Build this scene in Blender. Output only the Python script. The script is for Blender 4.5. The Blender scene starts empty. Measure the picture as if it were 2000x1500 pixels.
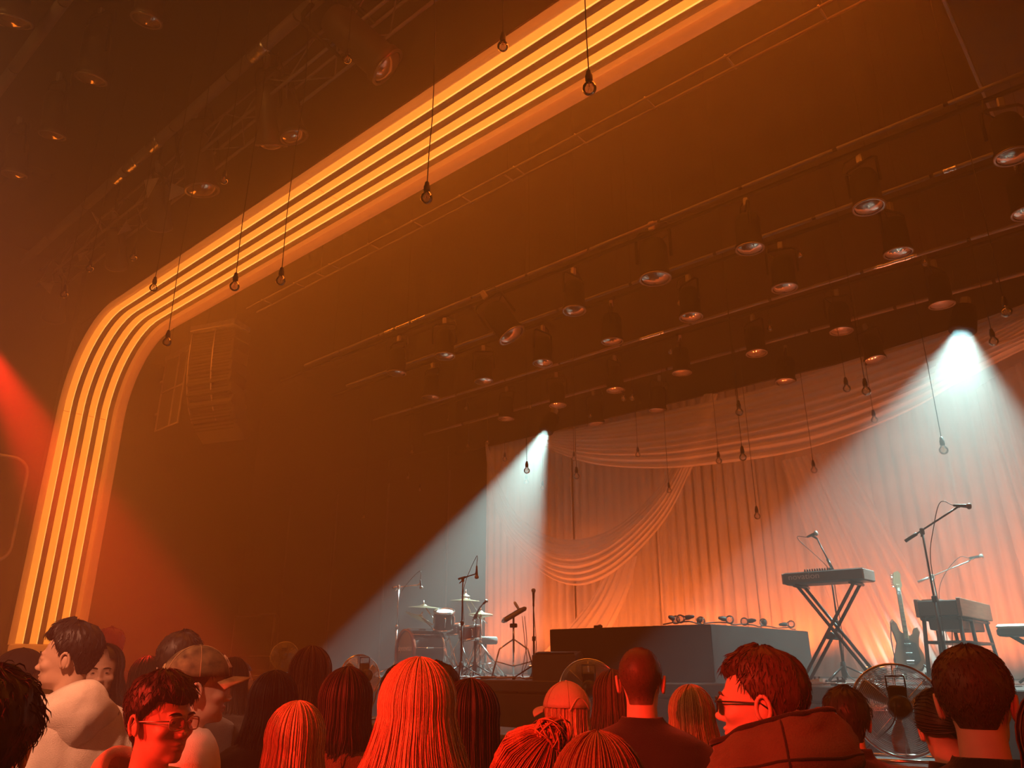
import bpy, bmesh, math, random
import numpy as np
from mathutils import Vector, Matrix, Euler, noise as mnoise

random.seed(7)
SC = bpy.context.scene
COL = SC.collection
R = math.radians
PI = math.pi

# ------------------------------------------------------------------ camera
CAM_AZ, CAM_PITCH, FPX, CAM_Z = R(41.1), R(19.9), 1500.0, 1.69
cam_data = bpy.data.cameras.new('camera')
cam_data.sensor_fit = 'HORIZONTAL'
cam_data.sensor_width = 36.0
cam_data.lens = 36.0 * FPX / 2000.0
cam_data.clip_start = 0.05
cam_data.clip_end = 200
cam = bpy.data.objects.new('camera', cam_data)
COL.objects.link(cam)
cam.location = (0, 0, CAM_Z)
cam.rotation_euler = (PI / 2 + CAM_PITCH, 0, CAM_AZ)
SC.camera = cam


def ray(x, y):
    r, u = x - 1000.0, 750.0 - y
    h = FPX * math.cos(CAM_PITCH) - u * math.sin(CAM_PITCH)
    v = FPX * math.sin(CAM_PITCH) + u * math.cos(CAM_PITCH)
    return Vector((r * math.cos(CAM_AZ) - h * math.sin(CAM_AZ), r * math.sin(CAM_AZ) + h * math.cos(CAM_AZ), v))


def at(x, y, Y=None, z=None, D=None, X=None):
    """photograph pixel -> point of the place on the plane y=Y, z=z, x=X or at range D"""
    d = ray(x, y)
    if Y is not None:
        t = Y / d.y
    elif z is not None:
        t = (z - CAM_Z) / d.z
    elif X is not None:
        t = X / d.x
    else:
        t = D / d.length
    return Vector((0, 0, CAM_Z)) + d * t


# ------------------------------------------------------------------ view, world and haze
vs = SC.view_settings
vs.view_transform = 'Standard'
vs.look = 'None'
vs.gamma = 1.0
vs.exposure = EXPOSURE = 0.0
vs.use_curve_mapping = False
SC.cycles.volume_bounces = 0
SC.cycles.max_bounces = 5
SC.cycles.use_adaptive_sampling = True
SC.cycles.adaptive_threshold = 0.1
SC.cycles.volume_max_steps = 128
SC.cycles.diffuse_bounces = 3
SC.cycles.transparent_max_bounces = 24
SC.cycles.sample_clamp_indirect = 4.0
SC.cycles.caustics_reflective = False
SC.cycles.caustics_refractive = False

HAZE_DENSITY, HAZE_G = 0.05, 0.35
world = bpy.data.worlds.new('haze_world')
SC.world = world
world.use_nodes = True
wn = world.node_tree
wn.nodes.clear()
w_out = wn.nodes.new('ShaderNodeOutputWorld')
w_bg = wn.nodes.new('ShaderNodeBackground')
w_bg.inputs['Color'].default_value = (0.30, 0.07, 0.02, 1)
w_bg.inputs['Strength'].default_value = 0.0
w_vol = wn.nodes.new('ShaderNodeVolumeScatter')
w_vol.inputs['Color'].default_value = (1, 0.97, 0.95, 1)
w_vol.inputs['Density'].default_value = HAZE_DENSITY
w_vol.inputs['Anisotropy'].default_value = HAZE_G
world.cycles.homogeneous_volume = True
wn.links.new(w_bg.outputs[0], w_out.inputs['Surface'])
wn.links.new(w_vol.outputs[0], w_out.inputs['Volume'])


# ------------------------------------------------------------------ lamps of the room, and area lamps added at the arch
def spot(name, loc, target, power, color, angle, blend=0.15, radius=0.06):
    l = bpy.data.lights.new(name, 'SPOT')
    l.energy = power
    l.color = color
    l.spot_size = R(angle)
    l.spot_blend = blend
    l.shadow_soft_size = radius
    o = bpy.data.objects.new(name, l)
    COL.objects.link(o)
    o.location = loc
    o.rotation_euler = (Vector(target) - Vector(loc)).to_track_quat('-Z', 'Y').to_euler()
    return o


CAM_R = Vector((math.cos(CAM_AZ), math.sin(CAM_AZ), 0))
CAM_F = Vector((-math.sin(CAM_AZ), math.cos(CAM_AZ), 0))
WHITE_L = at(1066, 842, Y=9.2)
WHITE_R = at(1880, 646, Y=9.2)
WL_T = WHITE_L + (CAM_R * -0.42 + CAM_F * -0.14 + Vector((0, 0, -1))) * 3.6
WR_T = WHITE_R + (CAM_R * -0.30 + CAM_F * -0.02 + Vector((0, 0, -1))) * 3.6
WTUBE = 0.02
for P_, T_, pw, an, rad in ((WHITE_L, WL_T, 5600, 42, 0.07), (WHITE_R, WR_T, 2900, 66, 0.10)):
    d_ = (T_ - P_).normalized()
    spot('white_beam', P_ + d_ * 0.0, T_, pw, (0.62, 1.0, 0.94), an, 0.10, rad)
RED = (1.0, 0.02, 0.008)
# red moving lights over the audience, beside and behind the photographer
RED_SIDE = at(-60, 625, D=11.0)
spot('red_beam', RED_SIDE, at(330, 1330, D=6.0), 10000, RED, 11, 0.6, 0.06)
for src, tx, ty, td, pw, an in (((-4.6, -4.5, 4.2), 365, 1440, 2.6, 5200, 11), ((-2.2, -6.0, 4.4), 740, 1470, 2.4, 5200, 13), ((-1.2, -6.0, 4.4), 1080, 1520, 2.2, 2300, 9),
                                ((-2.0, -5.0, 4.4), 1435, 1370, 2.2, 2600, 4.5), ((1.5, -5.0, 4.2), 1880, 1460, 2.0, 1300, 8), ((0.0, -6.5, 4.6), 1310, 1430, 3.0, 2000, 10)):
    spot('red_beam', src, at(tx, ty, D=td), pw, RED, an, 0.5, 0.05)
spot('amber_wash', (1.0, -8.0, 6.5), (-7.3, 7.4, 2.0), 2600, (1.0, 0.40, 0.22), 9, 0.6, 0.1)
# red beam high over the near side of the stage
spot('red_beam', (5.2, 2.4, 8.4), (-4.5, 8.0, 7.0), 3000, RED, 75, 1.0, 0.08)
# added area lamps boosting the arch's glow in the haze, top run and legs
def area_fill(name, loc, rot, sx, sy, power, color):
    l = bpy.data.lights.new(name, 'AREA')
    l.shape = 'RECTANGLE'
    l.size, l.size_y, l.energy, l.color = sx, sy, power, color
    o = bpy.data.objects.new(name, l)
    COL.objects.link(o)
    o.location, o.rotation_euler = loc, rot
    return o


ARCH_COL = (1.0, 0.185, 0.008)
area_fill('arch_glow_boost', (-4.3, 5.5, 7.95), (0, 0, 0), 20.0, 0.9, 400, ARCH_COL)
area_fill('arch_glow_boost', (-16.0, 5.5, 4.3), (0, R(-90), 0), 4.6, 0.9, 95, ARCH_COL)
area_fill('arch_glow_boost', (7.4, 5.5, 4.3), (0, R(90), 0), 4.6, 0.9, 95, ARCH_COL)
# warm wash from the rear of the hall
spot('amber_wash', (-6.0, -8.0, 6.5), (-3.2, 3.0, 1.2), 1500, (1.0, 0.36, 0.14), 60, 0.8, 0.3)
spot('amber_wash', (0.6, -4.0, 7.6), at(95, 1440, D=3.8), 9000, (1.0, 0.36, 0.18), 11, 0.5, 0.15)
spot('amber_wash', (-3.0, -9.0, 4.5), (-9.5, 3.6, 9.0), 2000, (1.0, 0.40, 0.08), 50, 0.8, 0.3)
# ------------------------------------------------------------------ materials
MATS = {}


def mat(name, color, rough=0.6, metal=0.0, var=0.12, scale=8.0, bump=0.0, bscale=60.0, emit=None, estr=0.0, trans=0.0, spec=0.5, sheen=0.0, stretch=None):
    if name in MATS:
        return MATS[name]
    m = bpy.data.materials.new(name)
    m.use_nodes = True
    nt = m.node_tree
    b = nt.nodes['Principled BSDF']
    tc = nt.nodes.new('ShaderNodeTexCoord')
    mp = nt.nodes.new('ShaderNodeMapping')
    nt.links.new(tc.outputs['Object'], mp.inputs['Vector'])
    if stretch:
        mp.inputs['Scale'].default_value = stretch
    nz = nt.nodes.new('ShaderNodeTexNoise')
    nz.inputs['Scale'].default_value = scale
    nz.inputs['Detail'].default_value = 4
    nt.links.new(mp.outputs[0], nz.inputs['Vector'])
    rp = nt.nodes.new('ShaderNodeValToRGB')
    c = np.array(color[:3])
    rp.color_ramp.elements[0].position = 0.3
    rp.color_ramp.elements[1].position = 0.7
    rp.color_ramp.elements[0].color = (*np.clip(c * (1 - var), 0, 1), 1)
    rp.color_ramp.elements[1].color = (*np.clip(c * (1 + var), 0, 1), 1)
    nt.links.new(nz.outputs['Fac'], rp.inputs['Fac'])
    nt.links.new(rp.outputs['Color'], b.inputs['Base Color'])
    b.inputs['Roughness'].default_value = rough
    b.inputs['Metallic'].default_value = metal
    b.inputs['Specular IOR Level'].default_value = spec
    if sheen:
        b.inputs['Sheen Weight'].default_value = sheen
    if bump > 0:
        n2 = nt.nodes.new('ShaderNodeTexNoise')
        n2.inputs['Scale'].default_value = bscale
        n2.inputs['Detail'].default_value = 5
        nt.links.new(mp.outputs[0], n2.inputs['Vector'])
        bp = nt.nodes.new('ShaderNodeBump')
        bp.inputs['Strength'].default_value = bump
        bp.inputs['Distance'].default_value = 0.01
        nt.links.new(n2.outputs['Fac'], bp.inputs['Height'])
        nt.links.new(bp.outputs['Normal'], b.inputs['Normal'])
    if emit:
        b.inputs['Emission Color'].default_value = (*emit, 1)
        b.inputs['Emission Strength'].default_value = estr
    if trans > 0:
        # woven cloth that lets part of the light through
        tl = nt.nodes.new('ShaderNodeBsdfTranslucent')
        nt.links.new(rp.outputs['Color'], tl.inputs['Color'])
        mx = nt.nodes.new('ShaderNodeMixShader')
        mx.inputs[0].default_value = trans
        out = nt.nodes['Material Output']
        nt.links.new(b.outputs[0], mx.inputs[1])
        nt.links.new(tl.outputs[0], mx.inputs[2])
        nt.links.new(mx.outputs[0], out.inputs['Surface'])
    MATS[name] = m
    return m


def glass_mat(name, tint=(1, 1, 1), opacity=0.06, rough=0.03):
    """thin clear glass: fresnel-weighted gloss over clear"""
    if name in MATS:
        return MATS[name]
    m = bpy.data.materials.new(name)
    m.use_nodes = True
    nt = m.node_tree
    nt.nodes.clear()
    out = nt.nodes.new('ShaderNodeOutputMaterial')
    tr = nt.nodes.new('ShaderNodeBsdfTransparent')
    tr.inputs['Color'].default_value = (*tint, 1)
    gl = nt.nodes.new('ShaderNodeBsdfGlossy')
    gl.inputs['Roughness'].default_value = rough
    nz = nt.nodes.new('ShaderNodeTexNoise')
    nz.inputs['Scale'].default_value = 30
    ml = nt.nodes.new('ShaderNodeMath')
    ml.operation = 'MULTIPLY'
    ml.inputs[1].default_value = 0.08
    nt.links.new(nz.outputs['Fac'], ml.inputs[0])
    ad = nt.nodes.new('ShaderNodeMath')
    ad.operation = 'ADD'
    ad.inputs[1].default_value = opacity
    fr = nt.nodes.new('ShaderNodeFresnel')
    fr.inputs['IOR'].default_value = 1.5
    nt.links.new(fr.outputs[0], ml.inputs[0])
    ml.inputs[1].default_value = 2.4
    ml.use_clamp = True
    nt.links.new(ml.outputs[0], ad.inputs[0])
    mx = nt.nodes.new('ShaderNodeMixShader')
    nt.links.new(ad.outputs[0], mx.inputs[0])
    nt.links.new(tr.outputs[0], mx.inputs[1])
    nt.links.new(gl.outputs[0], mx.inputs[2])
    nt.links.new(mx.outputs[0], out.inputs['Surface'])
    MATS[name] = m
    return m


# ------------------------------------------------------------------ objects
def link(name, me, m=None, parent=None, smooth=True, loc=None, rot=None):
    if m is not None:
        me.materials.clear()
        me.materials.append(m)
    if smooth is not None:
        me.polygons.foreach_set('use_smooth', [bool(smooth)] * len(me.polygons))
    o = bpy.data.objects.new(name, me)
    COL.objects.link(o)
    if parent is not None:
        o.parent = parent
    if loc is not None:
        o.location = loc
    if rot is not None:
        o.rotation_euler = rot
    return o


def thing(name, label, cat, loc=(0, 0, 0), rz=0.0, group=None, rot=None):
    o = bpy.data.objects.new(name, None)
    o.empty_display_size = 0.1
    COL.objects.link(o)
    o.location = loc
    o.rotation_euler = rot if rot is not None else (0, 0, rz)
    return tag(o, label, cat, group)


def tag(o, label, cat=None, group=None, kind=None):
    o['label'] = label
    if cat:
        o['category'] = cat
    if group:
        o['group'] = group
    if kind:
        o['kind'] = kind
    return o


def struct(o, label=None):
    o['kind'] = 'structure'
    if label:
        o['label'] = label
        o['category'] = next((w for w in ('floor', 'ceiling', 'stage') if w in o.name), 'wall')
    return o


def copy_tree(o, parent=None):
    c = o.copy()
    COL.objects.link(c)
    c.parent = parent
    for ch in o.children:
        copy_tree(ch, c)
    return c


class MB:
    """collects shapes for ONE mesh"""

    def __init__(s):
        s.v, s.f = [], []

    def add(s, vs, fs):
        n = len(s.v)
        s.v += [tuple(v) for v in vs]
        s.f += [tuple(i + n for i in f) for f in fs]
        return s

    def box(s, c, d, rot=None, bev=0.0):
        hx, hy, hz = d[0] / 2, d[1] / 2, d[2] / 2
        if bev > 0:
            b = min(bev, 0.45 * min(d))
            vs, fs = [], []
            idx = {}
            for sx in (-1, 1):
                for sy in (-1, 1):
                    for sz in (-1, 1):
                        for a in range(3):
                            p = [sx * hx, sy * hy, sz * hz]
                            for k in range(3):
                                if k != a:
                                    p[k] -= (sx, sy, sz)[k] * b
                            idx[(sx, sy, sz, a)] = len(vs)
                            vs.append(p)
            for a in range(3):
                u, w = (a + 1) % 3, (a + 2) % 3
                for sg in (-1, 1):
                    q = []
                    for (su, sw) in ((-1, -1), (1, -1), (1, 1), (-1, 1)):
                        k = [0, 0, 0]
                        k[a], k[u], k[w] = sg, su, sw
                        q.append(idx[(*k, a)])
                    fs.append(q if sg > 0 else q[::-1])
            for a in range(3):      # edge strips along axis a
                u, w = (a + 1) % 3, (a + 2) % 3
                for su in (-1, 1):
                    for sw in (-1, 1):
                        k1, k2 = [0] * 3, [0] * 3
                        k1[a], k1[u], k1[w] = -1, su, sw
                        k2[a], k2[u], k2[w] = 1, su, sw
                        q = [idx[(*k1, u)], idx[(*k2, u)], idx[(*k2, w)], idx[(*k1, w)]]
                        fs.append(q if su * sw < 0 else q[::-1])
            for sx in (-1, 1):
                for sy in (-1, 1):
                    for sz in (-1, 1):
                        q = [idx[(sx, sy, sz, a)] for a in range(3)]
                        fs.append(q if sx * sy * sz > 0 else q[::-1])
        else:
            vs = [(x, y, z) for x in (-hx, hx) for y in (-hy, hy) for z in (-hz, hz)]
            fs = [(0, 1, 3, 2), (4, 6, 7, 5), (0, 4, 5, 1), (2, 3, 7, 6), (0, 2, 6, 4), (1, 5, 7, 3)]
        M = Matrix.Translation(Vector(c))
        if rot is not None:
            M = M @ (rot if isinstance(rot, Matrix) else Euler(rot).to_matrix().to_4x4())
        return s.add([M @ Vector(v) for v in vs], fs)

    def tube(s, pts, r, n=8, cap=True, closed=False):
        pts = [Vector(p) for p in pts]
        m = len(pts)
        rs = r if isinstance(r, (list, tuple, np.ndarray)) else [r] * m
        vs, fs = [], []
        up = None
        for i, p in enumerate(pts):
            a = pts[(i - 1) % m] if (closed or i > 0) else pts[0]
            b = pts[(i + 1) % m] if (closed or i < m - 1) else pts[-1]
            t = (b - a)
            if t.length < 1e-9:
                t = Vector((0, 0, 1))
            t.normalize()
            if up is None:
                up = Vector((0, 0, 1)) if abs(t.z) < 0.9 else Vector((1, 0, 0))
            sd = t.cross(up)
            if sd.length < 1e-6:
                sd = t.orthogonal()
            sd.normalize()
            up = sd.cross(t).normalized()
            for k in range(n):
                an = 2 * PI * k / n
                vs.append(p + (sd * math.cos(an) + up * math.sin(an)) * rs[i])
        for i in range(m if closed else m - 1):
            j = (i + 1) % m
            for k in range(n):
                q = (k + 1) % n
                fs.append((i * n + k, i * n + q, j * n + q, j * n + k))
        if cap and not closed:
            fs.append(tuple(range(n))[::-1])
            fs.append(tuple((m - 1) * n + k for k in range(n)))
        return s.add(vs, fs)

    def lathe(s, prof, n=24, M=None, cap=True):
        """prof: (radius, z) from bottom to top"""
        vs, fs = [], []
        for (r, z) in prof:
            for k in range(n):
                a = 2 * PI * k / n
                vs.append(Vector((r * math.cos(a), r * math.sin(a), z)))
        for i in range(len(prof) - 1):
            for k in range(n):
                q = (k + 1) % n
                fs.append((i * n + k, i * n + q, (i + 1) * n + q, (i + 1) * n + k))
        if cap:
            if prof[0][0] > 1e-6:
                fs.append(tuple(range(n))[::-1])
            if prof[-1][0] > 1e-6:
                fs.append(tuple((len(prof) - 1) * n + k for k in range(n)))
        if M is not None:
            vs = [M @ v for v in vs]
        return s.add(vs, fs)

    def prism(s, poly, y0, y1, M=None):
        """poly: (x, z) outline extruded from y0 to y1"""
        n = len(poly)
        vs = [Vector((x, y0, z)) for x, z in poly] + [Vector((x, y1, z)) for x, z in poly]
        fs = [tuple(range(n)), tuple(range(2 * n - 1, n - 1, -1))]
        for k in range(n):
            q = (k + 1) % n
            fs.append((q, k, n + k, n + q))
        if M is not None:
            vs = [M @ v for v in vs]
        return s.add(vs, fs)

    def grid(s, pts, closed_u=False, closed_v=False):
        """pts[i][j] -> quads"""
        nu, nv = len(pts), len(pts[0])
        vs = [p for row in pts for p in row]
        fs = []
        for i in range(nu if closed_u else nu - 1):
            for j in range(nv if closed_v else nv - 1):
                a, b = (i + 1) % nu, (j + 1) % nv
                fs.append((i * nv + j, a * nv + j, a * nv + b, i * nv + b))
        return s.add(vs, fs)

    def mesh(s, name):
        me = bpy.data.meshes.new(name)
        me.from_pydata([tuple(v) for v in s.v], [], s.f)
        me.update()
        return me

    def build(s, name, m, parent=None, smooth=True, loc=None, rot=None, weld=False, solid=0.0):
        me = s.mesh(name)
        if weld:
            bm = bmesh.new()
            bm.from_mesh(me)
            bmesh.ops.remove_doubles(bm, verts=bm.verts, dist=1e-5)
            bm.to_mesh(me)
            bm.free()
        o = link(name, me, m, parent, smooth, loc, rot)
        if solid:
            md = o.modifiers.new('thickness', 'SOLIDIFY')
            md.thickness = solid
            md.offset = 0
        return o


def frame_matrix(p, zdir, xhint=(1, 0, 0)):
    z = Vector(zdir).normalized()
    x = Vector(xhint) - z * Vector(xhint).dot(z)
    if x.length < 1e-6:
        x = z.orthogonal()
    x.normalize()
    y = z.cross(x)
    M = Matrix((x, y, z)).transposed().to_4x4()
    return Matrix.Translation(Vector(p)) @ M


def catmull(pts, n):
    pts = [Vector(p) for p in pts]
    P = [pts[0] * 2 - pts[1]] + pts + [pts[-1] * 2 - pts[-2]]
    out = []
    segs = len(pts) - 1
    for k in range(n):
        t = k / (n - 1) * segs
        i = min(int(t), segs - 1)
        t -= i
        a, b, c, d = P[i], P[i + 1], P[i + 2], P[i + 3]
        out.append(0.5 * ((2 * b) + (c - a) * t + (2 * a - 5 * b + 4 * c - d) * t * t + (3 * b - a - 3 * c + d) * t ** 3))
    return out


def smoothstep(a, b, x):
    t = max(0.0, min(1.0, (x - a) / (b - a)))
    return t * t * (3 - 2 * t)
# ------------------------------------------------------------------ the hall
M_FLOOR = mat('dark_concrete', (0.03, 0.028, 0.027), 0.7, var=0.3, bump=0.2)
M_BLACK = mat('black_paint', (0.022, 0.019, 0.018), 0.85, var=0.3, scale=2.0, bump=0.1, spec=0.2)
M_WALL = mat('dark_wall', (0.05, 0.038, 0.034), 0.8, var=0.25, scale=1.2, bump=0.15, spec=0.25)
M_PANEL = mat('black_panel', (0.032, 0.027, 0.025), 0.75, var=0.25, scale=1.5, bump=0.1, spec=0.3)
M_STAGE = mat('black_stage_deck', (0.035, 0.033, 0.032), 0.5, var=0.3, scale=3, bump=0.15)
M_STEEL = mat('dull_steel', (0.30, 0.28, 0.27), 0.45, 0.8, var=0.2, scale=12)
M_BATTEN = mat('pale_batten', (0.17, 0.15, 0.14), 0.7, 0.0, var=0.15, scale=5)
M_FOIL = mat('silver_foil', (0.85, 0.82, 0.80), 0.25, 0.9, var=0.1, scale=30, bump=0.6, bscale=40)

ST_Y, ST_Z, BACK_Y, WING_X = 6.9, 1.5, 12.0, -21.0
HOUSE_X, CEIL_Z = -16.55, 9.6


def slab(name, c, d, m, label=None, bev=0.0):
    return struct(MB().box(c, d, None, bev).build(name, m, None, False), label)


slab('floor', (-4, 0, -0.05), (40, 28, 0.1), M_FLOOR, 'dark concrete floor of the hall')
slab('ceiling', (-5, 2.0, CEIL_Z + 0.1), (36, 24, 0.2), M_BLACK, 'black painted ceiling above the rigging')
slab('wall_left', (HOUSE_X - 0.1, -3.6, CEIL_Z / 2), (0.2, 17.2, CEIL_Z), M_WALL, 'dark side wall of the hall beside the glowing arch')
slab('wall_wing', (WING_X, 9.0, CEIL_Z / 2), (0.2, 6.2, CEIL_Z), M_BLACK, 'black wing wall at the far side of the stage')
slab('wall_rear', (-4, -12, CEIL_Z / 2), (40, 0.2, CEIL_Z), M_WALL, 'dark rear wall of the hall behind the audience')
slab('wall_right', (9.0, 0, CEIL_Z / 2), (0.2, 24, CEIL_Z), M_WALL, 'dark wall at the other side of the hall')
wb = slab('wall_back', (-6.0, BACK_Y + 0.1, CEIL_Z / 2), (30.4, 0.1, CEIL_Z), M_BLACK, 'black panelled back wall of the stage')
# tall flats of the back wall with open seams between them
pm = MB().box((0, 0, 0), (2.07, 0.05, 6.4), None, 0.012).mesh('panel')
x = -20.78
seams = []
while x < 6:
    o = link('panel', pm, M_PANEL, wb, False, (x + 1.045, BACK_Y + 0.02, 3.2))
    x += 2.09
for sx in (-18.64, -16.48, -14.45, -12.33):
    MB().box((sx, BACK_Y - 0.02, 3.0), (0.035, 0.03, 5.6)).build('seam_strip', M_BATTEN, wb, False)

# stage deck with its front facing and step
deck = struct(MB().box((-5.5, (ST_Y + BACK_Y) / 2, ST_Z - 0.06), (31, BACK_Y - ST_Y, 0.12), None, 0.01).build('stage', M_STAGE, None, False), 'raised black stage deck behind the crowd')
for k in range(13):
    MB().box((-20.0 + k * 2.4, ST_Y + 0.03, ST_Z / 2 - 0.07), (2.37, 0.05, ST_Z - 0.14), None, 0.008).build('facing_panel', M_PANEL, deck, False)
LEDGE_Z = 1.10
lg = thing('pit_ledge', 'grey topped ledge in front of the stage with a pale front edge', 'ledge', (0, 0, 0))
MB().box((-4.6, 5.75, LEDGE_Z / 2 - 0.02), (13.0, 0.62, LEDGE_Z - 0.04), None, 0.01).build('ledge_body', M_PANEL, lg, False)
MB().box((-4.6, 5.75, LEDGE_Z - 0.02), (13.02, 0.66, 0.04), None, 0.008).build('ledge_top', mat('grey_ledge_top', (0.16, 0.155, 0.15), 0.5, var=0.1), lg, False)

# ------------------------------------------------------------------ the glowing arch (lining of the stage opening)
AX0, AX1, AZB, AZT, AR = -16.2, 7.6, 1.98, 8.12, 1.75


def arch_path(n=0.0, seg=14):
    """centre line of the lining in (x, z), offset n into the opening, from the foot of one leg over the top to the other; with arc length"""
    x0, x1, zt, r = AX0 + n, AX1 - n, AZT - n, max(AR - n, 0.05)
    pts = [(x0, AZB), (x0, AZB + 1.4), (x0, AZB + 2.9), (x0, zt - r)]
    for k in range(1, seg + 1):
        a = PI - (PI / 2) * k / seg
        pts.append((x0 + r + r * math.cos(a), zt - r + r * math.sin(a)))
    for k in range(1, 11):
        pts.append((x0 + r + (x1 - x0 - 2 * r) * k / 10, zt))
    for k in range(1, seg + 1):
        a = PI / 2 - (PI / 2) * k / seg
        pts.append((x1 - r + r * math.cos(a), zt - r + r * math.sin(a)))
    pts += [(x1, AZB + 2.9), (x1, AZB + 1.4), (x1, AZB)]
    return pts


def sweep(mb, prof, i0=0, i1=None, closed=False, gap=0.0):
    """prof: list of (n, y)"""
    rows = []
    for (n, y) in prof:
        p = arch_path(n)
        rows.append([Vector((a, y, b)) for a, b in p][i0:i1])
    if gap:
        for row in rows:
            d = (row[1] - row[0]).normalized()
            row[0] = row[0] + d * gap
            d = (row[-1] - row[-2]).normalized()
            row[-1] = row[-1] - d * gap
    mb.grid(rows, closed_u=closed)
    if closed:
        m = len(rows[0])
        base = len(mb.v) - m * len(rows)
        mb.f.append(tuple(base + k * m for k in range(len(rows))))
        mb.f.append(tuple(base + k * m + m - 1 for k in range(len(rows)))[::-1])
    return mb


ARCH_Y, ARCH_W = 5.0, 1.08
M_GLOW = mat('orange_diffuser', (0.8, 0.5, 0.3), 0.5, emit=(1.0, 0.275, 0.028), estr=1.5)
M_LED = mat('yellow_led_line', (0.8, 0.6, 0.3), 0.5, emit=(1.0, 0.50, 0.10), estr=1.8)
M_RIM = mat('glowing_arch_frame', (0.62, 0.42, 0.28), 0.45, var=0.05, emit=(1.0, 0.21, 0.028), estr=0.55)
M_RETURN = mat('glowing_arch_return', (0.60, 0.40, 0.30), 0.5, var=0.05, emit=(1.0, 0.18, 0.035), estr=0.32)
M_FIN = mat('dark_perforated_fin', (0.35, 0.25, 0.22), 0.6, var=0.1, bump=0.3, bscale=200)
arch = thing('light_arch', 'glowing orange arch of four parallel light strips framing the stage', 'arch', (0, 0, 0))
sweep(MB(), [(-0.12, ARCH_Y), (-0.02, ARCH_Y), (-0.02, ARCH_Y + ARCH_W), (-0.12, ARCH_Y + ARCH_W)], closed=True).build('backing', M_FIN, arch)
NP = len(arch_path())
cuts = [0, 3, 17, 20, 23, 27, 41, NP - 1]
pitch = 0.232
for i in range(4):
    y0 = ARCH_Y + 0.065 + i * pitch
    for a, b in zip(cuts[:-1], cuts[1:]):
        s = sweep(MB(), [(0.012, y0), (-0.008, y0 + 0.03), (-0.012, y0 + 0.075), (0.0, y0 + 0.122)], a, b + 1, gap=0.004).build('light_panel', M_GLOW, arch)
    sweep(MB(), [(0.0, y0 + 0.1225), (0.012, y0 + 0.1225), (0.012, y0 + 0.132), (0.0, y0 + 0.132)], closed=True).build('led_line', M_LED, arch)
    sweep(MB(), [(0.0, y0 + 0.133), (0.024, y0 + 0.135), (0.026, y0 + 0.222), (0.0, y0 + 0.231)], closed=True).build('fin', M_FIN, arch)
# rounded frame along both borders and across the feet
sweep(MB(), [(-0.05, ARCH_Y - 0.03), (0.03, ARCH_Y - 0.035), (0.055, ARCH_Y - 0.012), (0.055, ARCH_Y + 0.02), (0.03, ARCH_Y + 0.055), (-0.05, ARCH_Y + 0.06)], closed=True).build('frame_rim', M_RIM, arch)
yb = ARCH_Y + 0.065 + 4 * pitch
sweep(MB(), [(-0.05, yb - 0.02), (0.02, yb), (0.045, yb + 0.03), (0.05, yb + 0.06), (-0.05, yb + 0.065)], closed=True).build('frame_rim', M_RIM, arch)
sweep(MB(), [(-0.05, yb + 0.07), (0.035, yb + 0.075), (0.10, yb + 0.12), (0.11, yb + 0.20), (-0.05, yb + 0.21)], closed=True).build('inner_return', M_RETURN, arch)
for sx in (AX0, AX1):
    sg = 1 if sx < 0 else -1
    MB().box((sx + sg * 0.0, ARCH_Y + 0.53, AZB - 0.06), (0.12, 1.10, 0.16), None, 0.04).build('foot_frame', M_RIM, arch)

# portal wall carrying the arch
pw = MB()
zt = AZT + 0.12
for (xa, xb, za, zb_) in ((-16.45, AX0 - 0.12, 0, zt), (AX1 + 0.12, 9.0, 0, zt), (-16.45, 9.0, zt, CEIL_Z)):
    pw.box(((xa + xb) / 2, ARCH_Y + 0.6, (za + zb_) / 2), (xb - xa, 1.1, zb_ - za))
pwo = pw.build('wall_proscenium', M_WALL, None, False)
struct(pwo, 'dark proscenium wall that carries the glowing arch')
# corner fillet behind the rounded bend
for sx, sg in ((AX0 - 0.12, 1), (AX1 + 0.12, -1)):
    poly = [(sx, zt), (sx, zt - AR - 0.1)]
    for k in range(9):
        a = PI - PI / 2 * k / 8
        poly.append((sx + sg * (AR + 0.1) + sg * (AR + 0.08) * math.cos(a), zt - AR - 0.1 + (AR + 0.08) * math.sin(a)))
    MB().prism(poly, ARCH_Y + 0.06, ARCH_Y + 1.1).build('corner_fillet', M_WALL, pwo, False)
# ------------------------------------------------------------------ drapes
def cloth_mat(name, color, alpha, trans, scale=40):
    m = mat(name, color, 0.85, 0.0, 0.06, 3.0, trans=trans, spec=0.15, bump=0.15, bscale=400)
    nt = m.node_tree
    out = nt.nodes['Material Output']
    src = out.inputs['Surface'].links[0].from_socket
    tr = nt.nodes.new('ShaderNodeBsdfTransparent')
    mx = nt.nodes.new('ShaderNodeMixShader')
    # the weave is denser in some folds than in others
    nz = nt.nodes.new('ShaderNodeTexNoise')
    nz.inputs['Scale'].default_value = 2.0
    mr = nt.nodes.new('ShaderNodeMapRange')
    mr.inputs['To Min'].default_value = alpha - 0.08
    mr.inputs['To Max'].default_value = min(1.0, alpha + 0.08)
    nt.links.new(nz.outputs['Fac'], mr.inputs['Value'])
    nt.links.new(mr.outputs[0], mx.inputs[0])
    nt.links.new(tr.outputs[0], mx.inputs[1])
    nt.links.new(src, mx.inputs[2])
    nt.links.new(mx.outputs[0], out.inputs['Surface'])
    return m


M_DRAPE = mat('cream_voile', (0.74, 0.70, 0.66), 0.85, var=0.05, scale=3, trans=0.35, spec=0.1)
M_SHEER = cloth_mat('sheer_voile', (0.80, 0.76, 0.72), 0.62, 0.45)
DR_Y, DR_X0, DR_X1, DR_TOP = 10.6, -9.85, 3.2, 5.75


def fold_noise(u, seed, f):
    return mnoise.noise(Vector((u * f, seed * 7.3, 0.0)))


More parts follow.
